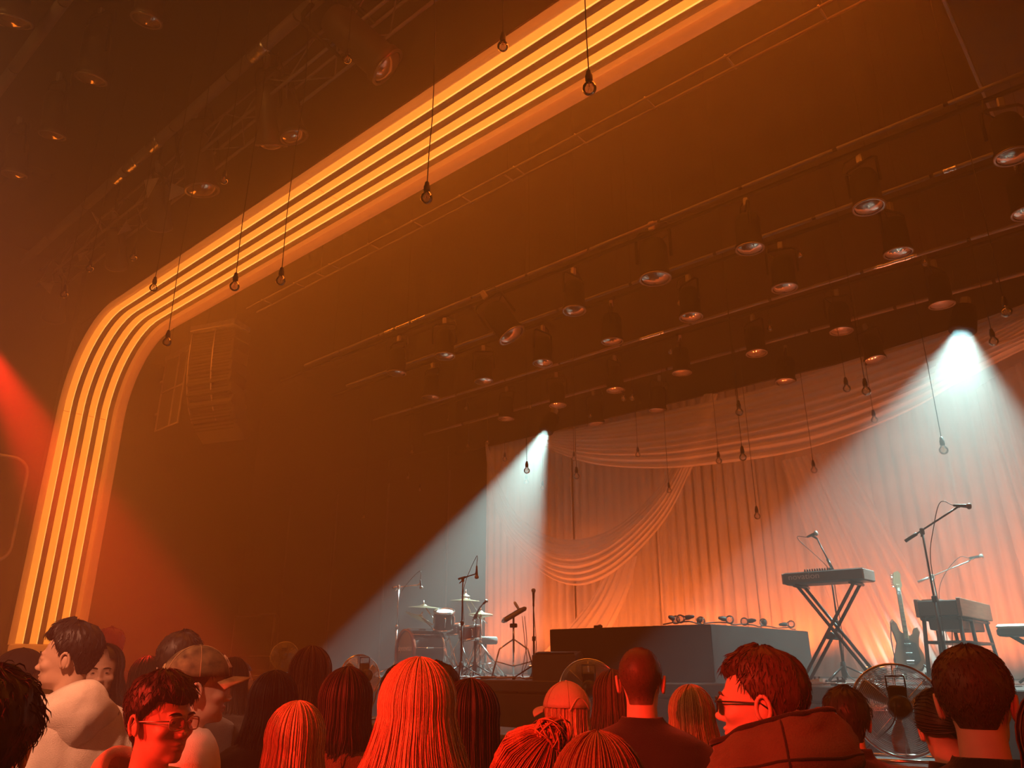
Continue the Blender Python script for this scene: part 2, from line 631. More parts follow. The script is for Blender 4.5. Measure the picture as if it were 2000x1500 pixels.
def hanging_panel(name, x0, x1, y, ztop, zbot, folds, depth, seed, m, parent, gather=None, nz=18):
    """pleated cloth hanging from ztop; gather(t)->(xa, xb) narrows it with height"""
    W = x1 - x0
    n = int(folds * 10)
    rows = []
    for j in range(nz):
        t = j / (nz - 1)
        z = ztop + (zbot - ztop) * t
        xa, xb = gather(t) if gather else (x0, x1)
        row = []
        for i in range(n + 1):
            u = i / n
            uu = u + 0.012 * fold_noise(u * W, seed + 3, 1.1) + 0.004 * fold_noise(u * W + t * 0.7, seed, 2.0)
            ph = 2 * PI * folds * uu + 1.8 * fold_noise(u * W, seed, 0.9)
            amp = depth * (0.6 + 0.55 * fold_noise(u * W, seed + 5, 1.7)) * (0.55 + 0.45 * t)
            s = math.sin(ph)
            s = math.copysign(abs(s) ** 0.75, s)
            row.append(Vector((xa + (xb - xa) * u + 0.35 * amp * math.cos(ph), y + amp * s + 0.05 * fold_noise(u * W + t, seed + 9, 0.5), z)))
        rows.append(row)
    return MB().grid(rows).build(name, m, parent)


dr = thing('stage_drape', 'wide cream pleated drape lit orange along the back of the stage', 'drape', (0, 0, 0))
edges = [-9.85, -7.9, -6.2, -4.6, -3.0, -1.3, 0.6, 3.2]
for k in range(7):
    hanging_panel('drape_panel', edges[k] - 0.05, edges[k + 1] + 0.05, DR_Y + 0.04 * (k % 2), DR_TOP, ST_Z + 0.01, 1.0 * (edges[k + 1] - edges[k]) / 0.155, 0.05, k * 3 + 1, M_DRAPE, dr)
MB().tube([(DR_X0 - 0.1, DR_Y, DR_TOP + 0.03), (DR_X1, DR_Y, DR_TOP + 0.03)], 0.025, 8).build('rail', M_STEEL, dr)


def swag(name, label, upper, lower, y, nfold, depth, seed, m=None, n=90, cat='swag', bulge=0.16):
    """cloth caught up at both ends: rows run from the upper to the lower curve (pixel curves on the plane y)"""
    m = m or M_SHEER
    U = catmull([at(a, b, Y=y) for a, b in upper], n)
    L = catmull([at(a, b, Y=y) for a, b in lower], n)
    nr = nfold * 8
    rows = []
    for j in range(nr + 1):
        t = j / nr
        row = []
        for i in range(n):
            s = i / (n - 1)
            ends = math.sin(PI * min(1, max(0, s))) ** 0.6
            p = U[i].lerp(L[i], t)
            ph = 2 * PI * nfold * (t + 0.02 * fold_noise(s * 5, seed, 1.0)) + 2.2 * fold_noise(t * 4 + s * 0.8, seed + 2, 1.0)
            a = depth * (0.6 + 0.6 * fold_noise(t * 5, seed + 4, 1.3)) * (0.35 + 0.65 * ends)
            row.append(p + Vector((0, -bulge * ends * math.sin(PI * (0.15 + 0.8 * t)) + a * math.sin(ph), 0.25 * a * math.cos(ph))))
        rows.append(row)
    o = MB().grid(rows).build(name, m)
    tag(o, label, cat)
    return o


# deep loop at the side of the drape
swag('fabric_swag', 'deep looped sheer swag hanging at the end of the drape near the drums', [(952, 868), (985, 960), (1030, 1020), (1105, 1055), (1200, 1035), (1290, 955), (1345, 860), (1375, 770)],
     [(948, 868), (962, 960), (1000, 1060), (1090, 1136), (1180, 1130), (1290, 1030), (1355, 905), (1400, 770)], 10.25, 8, 0.035, 2)
# long shallow swag under the rig
swag('fabric_swag', 'long shallow sheer swag sweeping under the lighting rig', [(1062, 846), (1180, 830), (1330, 800), (1480, 765), (1640, 715), (1800, 665), (1930, 622), (2090, 560)],
     [(1050, 868), (1150, 905), (1280, 916), (1420, 905), (1580, 878), (1760, 812), (1900, 730), (2080, 610)], 10.1, 9, 0.035, 11)
# second loop leaving the frame
swag('fabric_swag', 'bright edged sheer swag rising beside the second white beam', [(1830, 700), (1930, 675), (2000, 655), (2100, 615), (2250, 545)],
     [(1820, 775), (1900, 735), (1990, 690), (2100, 640), (2250, 560)], 9.95, 5, 0.03, 23)


def fall(name, label, left, right, y, nfold, depth, seed, m=None, n=40):
    """gathered length of cloth falling between two pixel curves on the plane y"""
    L = catmull([at(a, b, Y=y) for a, b in left], n)
    Rr = catmull([at(a, b, Y=y) for a, b in right], n)
    nr = nfold * 8
    rows = []
    for i in range(n):
        s = i / (n - 1)
        row = []
        for j in range(nr + 1):
            t = j / nr
            p = L[i].lerp(Rr[i], t)
            ph = 2 * PI * nfold * t + 2.0 * fold_noise(t * 5, seed, 1.0) + 0.5 * fold_noise(s * 2 + t * 3, seed + 1, 1.0)
            a = depth * (0.6 + 0.6 * fold_noise(t * 6, seed + 4, 1.3)) * (0.4 + 0.6 * s)
            q = p + Vector((0, a * math.sin(ph) - 0.05 * math.sin(PI * t), 0))
            q.z = max(q.z, ST_Z + 0.015)
            row.append(q)
        rows.append(row)
    o = MB().grid(rows).build(name, m or M_SHEER)
    tag(o, label, 'curtain')
    return o


fall('fabric_fall', 'gathered voile length falling from the deep swag behind the pad stand', [(1180, 1125), (1140, 1190), (1075, 1260), (1020, 1312)], [(1245, 1085), (1225, 1160), (1180, 1250), (1130, 1316)], 10.3, 5, 0.05, 31)
fall('fabric_fall', 'straight voile length tied up between the two swags', [(1375, 770), (1340, 870), (1310, 930)], [(1402, 770), (1372, 870), (1345, 930)], 10.32, 3, 0.03, 33)
fall('fabric_fall', 'diagonal voile length fanning down behind the keyboards', [(1525, 900), (1560, 1010), (1610, 1150), (1680, 1320)], [(1640, 880), (1720, 1010), (1800, 1150), (1900, 1330)], 10.3, 9, 0.06, 41)
fall('fabric_fall', 'steep voile length hanging beyond the second microphone stand', [(1905, 760), (1935, 900), (1985, 1080), (2060, 1320)], [(2010, 700), (2080, 900), (2160, 1080), (2260, 1320)], 10.28, 6, 0.06, 51)

# orange floor lights along the foot of the drape
M_UPBODY = mat('black_lamp_body', (0.03, 0.03, 0.03), 0.5)
M_UPLENS = mat('orange_lamp_lens', (0.9, 0.4, 0.15), 0.3, emit=(1.0, 0.30, 0.07), estr=6.0)
UPX = [-9.3, -8.0, -6.7, -5.4, -4.2, -3.0, -1.8, -0.5, 0.9]
for k, ux in enumerate(UPX):
    yy = 10.05 if -6.2 < ux < -3.5 else DR_Y - 0.9
    u = thing('floor_uplight', 'small black uplight with orange lens at the drape foot, %s from the drum side' % ['first', 'second', 'third', 'fourth', 'fifth', 'sixth', 'seventh', 'eighth', 'ninth'][k], 'lamp', (ux, yy, ST_Z), 0, 'uplights at the foot of the drape')
    MB().box((0, 0, 0.07), (0.22, 0.12, 0.13), None, 0.015).build('lamp_body', M_UPBODY, u, False)
    MB().box((0, 0.02, 0.138), (0.18, 0.08, 0.008)).build('lens', M_UPLENS, u, False)
    spot('uplight_beam', (ux, yy + 0.02, ST_Z + 0.16), (ux, DR_Y + 0.05, ST_Z + 1.5), 205, (1.0, 0.165, 0.03), 130, 0.7, 0.05)

# ------------------------------------------------------------------ black riser
M_RISER = mat('black_riser_cloth', (0.018, 0.015, 0.014), 0.8, var=0.2, scale=6, bump=0.2, bscale=150, spec=0.25)
RX0, RX1, RY0, RY1, RZ = -5.78, -3.76, 7.3, 9.8, 2.045
rs = thing('black_riser', 'large plain black riser draped to the floor in the middle of the stage', 'riser', (0, 0, 0))
MB().box(((RX0 + RX1) / 2, (RY0 + RY1) / 2, RZ - 0.02), (RX1 - RX0, RY1 - RY0, 0.04), None, 0.01).build('top', M_RISER, rs, False)
MB().box(((RX0 + RX1) / 2, (RY0 + RY1) / 2, (RZ + ST_Z) / 2 - 0.015), (RX1 - RX0 - 0.01, RY1 - RY0 - 0.01, RZ - ST_Z - 0.05)).build('core', M_RISER, rs, False)
for nm, a, b in (('front_skirt', (RX0, RY0), (RX1, RY0)), ('side_skirt', (RX1, RY0), (RX1, RY1)), ('side_skirt', (RX0, RY1), (RX0, RY0))):
    rows = []
    n = 60
    for j in range(9):
        t = j / 8
        row = []
        for i in range(n + 1):
            u = i / n
            px_, py_ = a[0] + (b[0] - a[0]) * u, a[1] + (b[1] - a[1]) * u
            nx_, ny_ = (b[1] - a[1]), -(b[0] - a[0])
            ln = math.hypot(nx_, ny_)
            o_ = (0.008 + 0.022 * t * mnoise.noise(Vector((px_ * 2.2, py_ * 2.2, t * 0.6))))
            row.append(Vector((px_ + nx_ / ln * o_, py_ + ny_ / ln * o_, RZ - 0.005 - (RZ - ST_Z - 0.006) * t)))
        rows.append(row)
    MB().grid(rows).build(nm, M_RISER, rs)
# ------------------------------------------------------------------ rigging over the stage
M_FIX = mat('black_lamp_housing', (0.006, 0.005, 0.005), 0.7, var=0.2, scale=20, spec=0.15)
M_LENS = mat('coated_lens', (0.55, 0.42, 0.36), 0.12, 0.75, var=0.15, scale=10)
M_LENSRING = mat('lens_ring', (0.35, 0.28, 0.25), 0.35, 0.7)
M_DIM = mat('dim_truss_tube', (0.07, 0.06, 0.055), 0.7)
M_CABLE = mat('black_cable', (0.02, 0.018, 0.017), 0.6)
M_GREY = mat('grey_bracket', (0.25, 0.22, 0.2), 0.5, 0.3)


def pipe_run(label, x0, x1, y, z, step, r=0.022, foil=(), m=None):
    t = thing('rig_pipe', label, 'pipe', (0, 0, 0))
    n = max(1, round((x1 - x0) / step))
    for k in range(n):
        a, b = x0 + (x1 - x0) * k / n, x0 + (x1 - x0) * (k + 1) / n
        MB().tube([(a + 0.02, y, z), (b - 0.02, y, z)], r, 10).build('pipe_length', m or M_BATTEN, t)
        MB().tube([(b - 0.025, y, z), (b + 0.025, y, z)], r * 0.82, 10).build('coupler', M_FIX, t)
    k = 0
    while x0 + 1.5 + k * 4.2 < x1:
        xx = x0 + 1.5 + k * 4.2
        MB().tube([(xx, y, z), (xx, y, CEIL_Z)], 0.0018, 5).build('hanging_wire', M_CABLE, t)
        k += 1
    for (xa, xb) in foil:
        MB().tube([(xa + (xb - xa) * q / 8, y, z + 0.003 * math.sin(q * 2)) for q in range(9)], [r * (1.16 + 0.1 * math.sin(q * 2.4)) for q in range(9)], 10).build('foil_wrap', M_FOIL, t)
    return t


pipe_run('long pale pipe highest and nearest of the rows crossing above the stage', -10.6, 1.2, 6.81, 6.4, 1.0, foil=((-8.5, -8.3), (-8.25, -7.95), (-7.9, -7.6)))
pipe_run('pale pipe carrying the nearest row of lamps above the stage', -10.2, 1.2, 7.40, 6.1, 1.2, foil=((-0.98, -0.86),))
pipe_run('unbroken pale pipe carrying the second row of lamps above the stage', -11.4, 1.2, 8.96, 6.1, 1.1, foil=((-2.1, -1.62), (-5.35, -4.95)))
pipe_run('pale pipe carrying the third row of lamps close to the drape', -11.4, 1.2, 10.28, 6.1, 1.15, r=0.026)
pipe_run('pipe with silver patches above the near end of the arch', -16.0, -2.0, 3.72, 9.0, 1.5, r=0.075, foil=((-11.75, -11.45), (-11.25, -10.95), (-10.5, -10.2), (-7.7, -7.35)))
pipe_run('pipe close under the ceiling at the top corner of the hall', -13.5, -2.0, 1.78, 9.0, 1.7, r=0.07)

# ladder truss just behind the arch
lt = thing('ladder_truss', 'flat ladder truss crossing just behind the glowing arch', 'truss', (0, 0, 0))
for yy in (6.13, 6.33):
    MB().tube([(-11.5, yy, 7.5), (0.6, yy, 7.5)], 0.016, 8).build('chord', M_DIM, lt)
for k in range(13):
    xx = -11.0 + k * 0.95
    MB().tube([(xx, 6.10, 7.5), (xx, 6.36, 7.5)], 0.011, 6).build('rung', M_GREY, lt)
for xx in (-9.5, -5.5, -1.5):
    MB().tube([(xx, 6.23, 7.5), (xx, 6.23, CEIL_Z)], 0.006, 5).build('hanging_wire', M_CABLE, lt)
    MB().tube([(xx, 6.13, 7.5), (xx, 6.33, 7.5)], 0.012, 5).build('spreader', M_GREY, lt)


# one stage lamp: yoke, can, ring and lens
def make_lamp():
    t = thing('stage_lamp', '', 'lamp')
    MB().lathe([(0.05, 0.40), (0.10, 0.385), (0.125, 0.33), (0.13, 0.06), (0.145, 0.04), (0.145, 0.0), (0.128, 0.0), (0.122, 0.04)][::-1], 24, cap=False).build('lamp_can', M_FIX, t)
    MB().lathe([(0.128, -0.004), (0.147, -0.004), (0.147, 0.006), (0.128, 0.006), (0.128, -0.004)], 28, cap=False).build('lens_ring', M_LENSRING, t)
    MB().lathe([(0.127, 0.006), (0.10, -0.012), (0.06, -0.026), (0.0, -0.032)][::-1], 24, cap=False).build('lens', M_LENS, t)
    y = MB()
    y.tube([(-0.165, 0, 0.2), (-0.165, 0, 0.47), (-0.12, 0, 0.50), (0.12, 0, 0.50), (0.165, 0, 0.47), (0.165, 0, 0.2)], 0.014, 6)
    y.build('yoke', M_FIX, t)
    MB().box((0, 0, 0.55), (0.06, 0.05, 0.1), None, 0.01).build('clamp', M_GREY, t, False)
    MB().tube([(0.08, 0.02, 0.40), (0.16, 0.05, 0.46), (0.14, 0.04, 0.58), (0.03, 0.0, 0.60)], 0.008, 6).build('cable_tail', M_CABLE, t)
    return t


lamp0 = make_lamp()
first = [True]


def lamp(label, loc, tilt=(0, 0, 0), scale=1.0, group='lamps hanging in rows above the stage'):
    o = lamp0 if first[0] else copy_tree(lamp0)
    first[0] = False
    o.location = loc
    o.rotation_euler = tilt
    o.scale = (scale,) * 3
    tag(o, label, 'lamp', group)
    return o


ORD = ['first', 'second', 'third', 'fourth', 'fifth', 'sixth', 'seventh', 'eighth', 'ninth']
rowB = [-8.27, -7.25, -5.0, -2.74, -1.56, -0.39]
rowC = [-8.70, -7.53, -6.38, -5.19, -4.02, -2.83, -1.61, -0.45]
rowD = [-8.55, -7.40, -6.25, -5.08, -3.92, -2.77, -1.59, -0.42]
for nm, row, y in (('front', rowB, 6.88), ('second', rowC, 7.98), ('third', rowD, 9.64)):
    for k, xx in enumerate(row):
        zz = 5.7 if nm != 'front' else 5.7
        lamp('round lens lamp pointing down, %s from the drum side in the %s row' % (ORD[k], nm), (xx, y, zz), (0.03 * math.sin(k * 5), 0.03 * math.cos(k * 3), k * 0.7))
for k, (px_, py_, dark) in enumerate([(1165, 828, 0), (1285, 802, 0), (1535, 747, 0), (1710, 705, 0)]):
    p = at(px_, py_, Y=9.98)
    lamp('dim lamp hanging level with the top edge of the drape, %s from the drums' % ORD[k], (p.x, 9.98, p.z), (0.1, 0.05 * k, k), 0.95, 'lamps along the top edge of the drape')
for nm, y, z_ in (('front', 6.88, 6.33), ('second', 7.98, 6.33), ('third', 9.64, 6.33)):
    pipe_run('black pipe from which the %s row of lamps hangs' % nm, -11.4, 1.2, y, z_, 3.0, r=0.024, m=M_FIX)
# big dark cans among the rows
for lab, p, tl, s in (('wide dark can tilted between the first lamps of the front row', at(1000, 655, Y=6.7), (0.1, -0.55, 0.4), 1.25),
                      ('tall dark can hanging upright between two lamps of the front row', at(1280, 545, Y=7.0), (0.0, 0.0, 0.2), 1.25)):
    lamp(lab, p, tl, s, 'larger cans among the stage rows')
for k, (p, tl, s, lab) in enumerate([
    (at(757, 132, z=8.25), (0.55, -0.75, 0.3), 1.7, 'large spotlight can tilted to the stage above the arch'),
    (at(395, 372, z=8.25), (0.15, -0.2, 0.9), 1.7, 'large spotlight can pointing down beside a lone bulb left of the arch top'),
    (at(530, 285, z=8.3), (0.5, 0.35, 0.2), 1.45, 'narrow spotlight can leaning above the arch between two larger ones'),
    (at(575, 268, z=8.3), (0.3, -0.2, 0.2), 1.3, 'slim spotlight can pointing down to the arch over a long bulb cord'),
    (at(312, 444, z=8.3), (0.6, 0.75, 0.2), 1.35, 'spotlight can leaning toward the bend of the arch'),
    (at(228, 520, z=8.3), (0.6, 0.8, 0.2), 1.3, 'spotlight can behind the silver patched pipe near the bend'),
    (at(104, 622, z=8.2), (0.5, 0.8, 0.3), 1.5, 'lowest spotlight can beside the bend of the arch'),
    (at(22, 42, z=8.6), (0.35, 0.2, 0.3), 1.5, 'spotlight can in the topmost corner under the ceiling'),
    (at(286, 40, z=8.7), (0.15, 0.2, 0.3), 1.2, 'dim down lamp near the ceiling between two pipes'),
    (at(178, 155, z=8.7), (0.2, 0.2, 0.3), 1.3, 'dim down lamp between the two ceiling pipes, nearer the corner'),
    (at(102, 265, z=8.7), (0.2, 0.15, 0.3), 1.2, 'dim down lamp beside the silver patched pipe'),
    (at(28, 342, z=8.7), (0.2, 0.1, 0.3), 1.2, 'dim down lamp at the edge of the ceiling slats'),
]):
    o = lamp(lab, p, tl, s, 'spotlights over the audience')
    o.scale.z = s * 1.35
    for c_ in o.children:
        if c_.name.startswith('lamp_can'):
            c_.material_slots[0].link = 'OBJECT'
            c_.material_slots[0].material = mat('dark_bronze_can', (0.09, 0.07, 0.055), 0.45, 0.3)
    mi = (Matrix.Translation(p) @ Euler(tl).to_matrix().to_4x4() @ Matrix.Diagonal((s, s, s * 1.35, 1))).inverted()
    q0 = Matrix.Translation(p) @ Euler(tl).to_matrix().to_4x4() @ Vector((0, 0, 0.55 * s * 1.35))
    MB().tube([mi @ q0, mi @ Vector((q0.x, q0.y, CEIL_Z - 0.01))], 0.02 / s, 6).build('drop_pipe', M_FIX, o)

# the two lamps that throw the white beams
for nm, P_, tg in (('left', WHITE_L, WL_T), ('right', WHITE_R, WR_T)):
    d = (Vector(tg) - P_).normalized()
    M = frame_matrix(P_, -d)
    bt = thing('beam_lamp', 'lamp throwing the white beam onto the drum kit' if nm == 'left' else 'lamp throwing the wide white beam onto the keyboards', 'lamp', P_, group='lamps with white beams')
    bt.rotation_euler = M.to_euler()
    rr = 0.075 if nm == 'left' else 0.095
    MB().lathe([(rr + 0.002, -WTUBE), (rr + 0.03, -WTUBE), (rr + 0.045, 0.0), (0.13, 0.2), (0.11, 0.30), (0.0, 0.31)], 24, cap=False).build('lamp_can', M_FIX, bt)
    MB().box((0, 0, 0.36), (0.1, 0.1, 0.14), None, 0.02).build('clamp', M_GREY, bt, False)

# black border cloth above the drape
bd = thing('border_cloth', 'black border cloth hiding the top of the drape', 'curtain', (0, 0, 0))
rows = []
for j in range(5):
    row = []
    for i in range(121):
        u = i / 120
        row.append(Vector((-10.6 + 14.0 * u, 10.44 + 0.03 * math.sin(u * 190) + 0.01 * math.sin(u * 61), 5.60 + j * 0.8)))
    rows.append(row)
MB().grid(rows).build('cloth', M_BLACK, bd)
MB().box((-3.6, 10.44, 5.60), (14.0, 0.05, 0.05)).build('hem_pipe', M_BLACK, bd, False)

# panel hung over the near side of the stage
pn = thing('acoustic_canopy', 'broad flat panel hung high above the right of the stage', 'panel', (0, 0, 0))
MB().box((1.9, 5.9, 7.06), (4.9, 4.95, 0.12), None, 0.02).build('board', mat('panel_felt', (0.07, 0.04, 0.035), 0.8), pn, False)
for (a, b, c, d) in ((-0.54, 3.45, -0.54, 8.37), (-0.54, 8.37, 4.3, 8.37)):
    MB().box(((a + c) / 2, (b + d) / 2, 7.0), (max(0.03, c - a), max(0.03, d - b), 0.05), None, 0.004).build('edge_profile', M_GREY, pn, False)
for q in ((-0.2, 4.0), (-0.2, 8.0), (4.0, 4.0), (4.0, 8.0)):
    MB().tube([(q[0], q[1], 7.1), (q[0], q[1], CEIL_Z)], 0.006, 5).build('hanging_wire', M_CABLE, pn)

# ------------------------------------------------------------------ hung loudspeakers beside the arch
M_SPK = mat('dark_speaker_paint', (0.06, 0.05, 0.045), 0.6, var=0.15, bump=0.3, bscale=250)
M_SPKEDGE = mat('speaker_metal_edge', (0.62, 0.55, 0.5), 0.4, 0.5)
pa = at(420, 640, Y=6.75)
la = thing('line_array', 'curved column of loudspeakers hanging inside the arch', 'loudspeaker', (pa.x, pa.y, pa.z), R(20))
MB().box((0, 0.15, 0.02), (1.12, 0.5, 0.12), None, 0.015).build('fly_frame', M_SPKEDGE, la, False)
zz, yy, an = -0.05, 0.0, 0.0
curveL, curveR = [], []
for k in range(9):
    an = 0.012 * k * k * 0.9
    h = 0.235
    c = Vector((0.0, yy + 0.22, zz - h / 2))
    mb = MB()
    mb.box(c, (1.08, 0.46, h - 0.012), Matrix.Rotation(-an, 4, 'X'), 0.012)
    cab = mb.build('cabinet', M_SPK, la, False)
    g = MB()
    for s_ in range(3):
        g.box(c + Vector((0, -0.235, -h * 0.3 + s_ * h * 0.3)), (0.96, 0.012, 0.02), Matrix.Rotation(-an, 4, 'X'))
    g.build('grille_bar', M_FIX, cab, False)
    for sx, lst in ((-0.545, curveL), (0.05, curveR)):
        lst.append(c + Vector((sx, -0.245, h / 2)))
    zz -= h * math.cos(an)
    yy += h * math.sin(an)
for lst, r_ in ((curveL, 0.009), (curveR, 0.016)):
    MB().tube(catmull(lst, 24), r_, 6).build('edge_trim', M_SPKEDGE, la)
for sx in (-0.4, 0.4):
    MB().tube([(sx, 0.15, 0.08), (sx * 0.3, 0.15, CEIL_Z - pa.z)], 0.008, 6).build('chain', M_CABLE, la)

fp = at(348, 686, Y=6.9)
pf = thing('lattice_screen', 'pale metal frame with four panes hanging beside the loudspeaker column', 'frame', (fp.x, fp.y, fp.z), R(0))
W_, H_ = 1.0, 1.72
MB().box((0, 0, -0.05), (W_ + 0.06, 0.06, 0.12), None, 0.008).build('top_rail', M_SPKEDGE, pf, False)
for sx in (-W_ / 2, 0.12, W_ / 2):
    MB().box((sx, 0, -H_ / 2), (0.028, 0.03, H_), None, 0.004).build('stile', M_SPKEDGE, pf, False)
for zz in (-H_ / 2, -H_):
    MB().box((0, 0, zz), (W_ + 0.03, 0.03, 0.028), None, 0.004).build('rail', M_SPKEDGE, pf, False)
for sx, w in ((-0.19, 0.6), (0.31, 0.36)):
    for zz in (-H_ * 0.28, -H_ * 0.75):
        MB().box((sx, 0.02, zz), (w, 0.012, H_ * 0.46)).build('pane', M_SPK, pf, False)
for zz in (-0.6, -1.35):
    MB().tube([(-W_ / 2 - 0.05, -0.03, zz), (-W_ / 2 + 0.05, -0.03, zz)], 0.025, 8).build('bracket', M_SPKEDGE, pf)
for sx in (-0.4, 0.4):
    MB().tube([(sx, 0, 0), (sx, 0, CEIL_Z - fp.z)], 0.006, 5).build('hanging_wire', M_CABLE, pf)

# rounded panel on the side wall left of the arch
wp = thing('wall_panel', 'rounded metal edged panel on the side wall left of the arch', 'panel', (0, 0, 0))
z1, z0, y1, y0 = at(60, 900, X=-16.4).z, at(20, 1100, X=-16.4).z, 4.72, 3.2
rr = 0.28


def rrect(y0, y1, z0, z1, r, n=7):
    out = []
    for cy, cz, a0 in ((y1 - r, z1 - r, 0), (y0 + r, z1 - r, 90), (y0 + r, z0 + r, 180), (y1 - r, z0 + r, 270)):
        for k in range(n):
            a = R(a0 + 90 * k / (n - 1))
            out.append((cy + r * math.cos(a), cz + r * math.sin(a)))
    return out


ol = rrect(y0, y1, z0, z1, rr)
Mx = Matrix(((0, 1, 0, 0), (1, 0, 0, 0), (0, 0, 1, 0), (0, 0, 0, 1)))
MB().prism(ol, -16.44, -16.36, Mx).build('panel_board', M_WALL, wp, False)
MB().tube([(-16.35, a, b) for a, b in ol], 0.035, 8, closed=True).build('rim', M_SPKEDGE, wp)

# slatted ceiling bay in the top corner
sl = thing('ceiling_slats', 'dark slatted ceiling bay in the corner above the side wall', 'ceiling bay', (0, 0, 0))
for k in range(9):
    MB().box((-14.6, -0.6 + k * 0.42, 9.3), (3.2, 0.26, 0.07), (0.25, 0, 0), 0.01).build('slat', M_WALL, sl, False)
for xx in (-16.0, -13.2):
    MB().box((xx, 1.1, 9.42), (0.08, 4.2, 0.16)).build('bearer', M_BLACK, sl, False)

# triangular truss behind the silver patched pipe
tt = thing('box_truss', 'box truss with diagonal braces running over the audience beside the arch', 'truss', (0, 0, 0))
TY, TZ, TS = 4.12, 8.75, 0.36
for dy, dz in ((0, 0), (TS, 0), (0, TS), (TS, TS)):
    MB().tube([(-16.2, TY + dy, TZ + dz), (-3.0, TY + dy, TZ + dz)], 0.022, 8).build('chord', M_GREY, tt)
for k in range(24):
    xa = -16.1 + k * 0.54
    zz = k % 2
    b = MB()
    b.tube([(xa, TY, TZ + TS * zz), (xa + 0.54, TY, TZ + TS * (1 - zz))], 0.011, 5)
    b.build('brace', M_GREY, tt)
    b = MB()
    b.tube([(xa, TY + TS * zz, TZ), (xa + 0.54, TY + TS * (1 - zz), TZ)], 0.011, 5)
    b.build('brace', M_GREY, tt)
# small metal flags clipped under the truss
for k, (fx, fy) in enumerate([(282, 352), (335, 358), (247, 432), (172, 490), (105, 555), (195, 430)]):
    p = at(fx, fy, z=8.55)
    MB().prism([(0, 0), (0.26, 0.05), (0.08, -0.26)], -0.006, 0.006).build('metal_flag', M_SPKEDGE, tt, False, p, (0.4, 0.2, 0.5 + k))
    MB().tube([p, (p.x, TY if p.y < TY + 0.18 else TY + TS, TZ)], 0.008, 5).build('flag_arm', M_GREY, tt)

# ------------------------------------------------------------------ hanging bulbs
M_SOCKET = mat('black_socket', (0.02, 0.018, 0.017), 0.5)
M_BULB = glass_mat('clear_bulb_glass', (0.97, 0.93, 0.9), 0.10, 0.06)
M_FILA = mat('filament_wire', (0.9, 0.62, 0.36), 0.35, 0.5)
BR = 0.045
bulb_prof = [(0.0, -BR * 2.05)] + [(BR * math.sin(a), -BR * 1.05 - BR * math.cos(a)) for a in np.linspace(0.15, 2.35, 12)] + [(0.019, 0.004), (0.017, 0.02)]
bulb_glass = MB().lathe(bulb_prof, 20, cap=False).mesh('glass_globe')
bulb_sock = MB().lathe([(0.0, 0.005), (0.021, 0.005), (0.024, 0.015), (0.024, 0.05), (0.019, 0.062), (0.016, 0.085), (0.007, 0.095), (0.0, 0.1)], 14, cap=False).mesh('socket')
fl = MB()
fl.tube([(0, 0, 0.0), (0, 0, -0.03)], 0.005, 6)
for q in range(4):
    a = q * PI / 2
    fl.tube([(0, 0, -0.022), (0.013 * math.cos(a), 0.013 * math.sin(a), -0.035), (0.014 * math.cos(a + 0.7), 0.014 * math.sin(a + 0.7), -0.065)], 0.0014, 4)
bulb_fil = fl.mesh('filament')
for me, m in ((bulb_glass, M_BULB), (bulb_sock, M_SOCKET), (bulb_fil, M_FILA)):
    me.materials.append(m)
    me.polygons.foreach_set('use_smooth', [True] * len(me.polygons))


def bulb(x, y, size, label, wav=0.0):
    D = BR * 2 * FPX / size
    p = at(x, y, D=D)
    if p.y > 9.75:
        p = at(x, y, Y=9.75)
    scale = (p - Vector((0, 0, CAM_Z))).length * size / (FPX * 2 * BR)
    p = p + Vector((0, 0, BR * scale))
    ztop = CEIL_Z
    t = thing('hanging_bulb', label, 'bulb', p, random.uniform(0, 6))
    t.scale = (scale,) * 3
    for nm, me in (('socket', bulb_sock), ('glass_globe', bulb_glass), ('filament', bulb_fil)):
        o = bpy.data.objects.new(nm, me)
        COL.objects.link(o)
        o.parent = t
    n = 16
    H = (ztop - p.z) / scale
    ph = random.uniform(0, 6)
    w = wav / scale
    pts = []
    for k in range(n + 1):
        u = k / n
        e = min(1.0, 4 * u) * (1 - u) ** 0.3
        pts.append((w * e * (math.sin(u * 11 + ph) + 0.5 * math.sin(u * 25 + ph)), w * e * math.cos(u * 9 + ph), 0.09 + (H - 0.09) * u))
    MB().tube(pts, [(0.0042 if q[2] * scale + p.z < 6.5 or p.y < 5.3 else 0.0012) / scale for q in pts], 5).build('cord', M_CABLE, t)
    return t


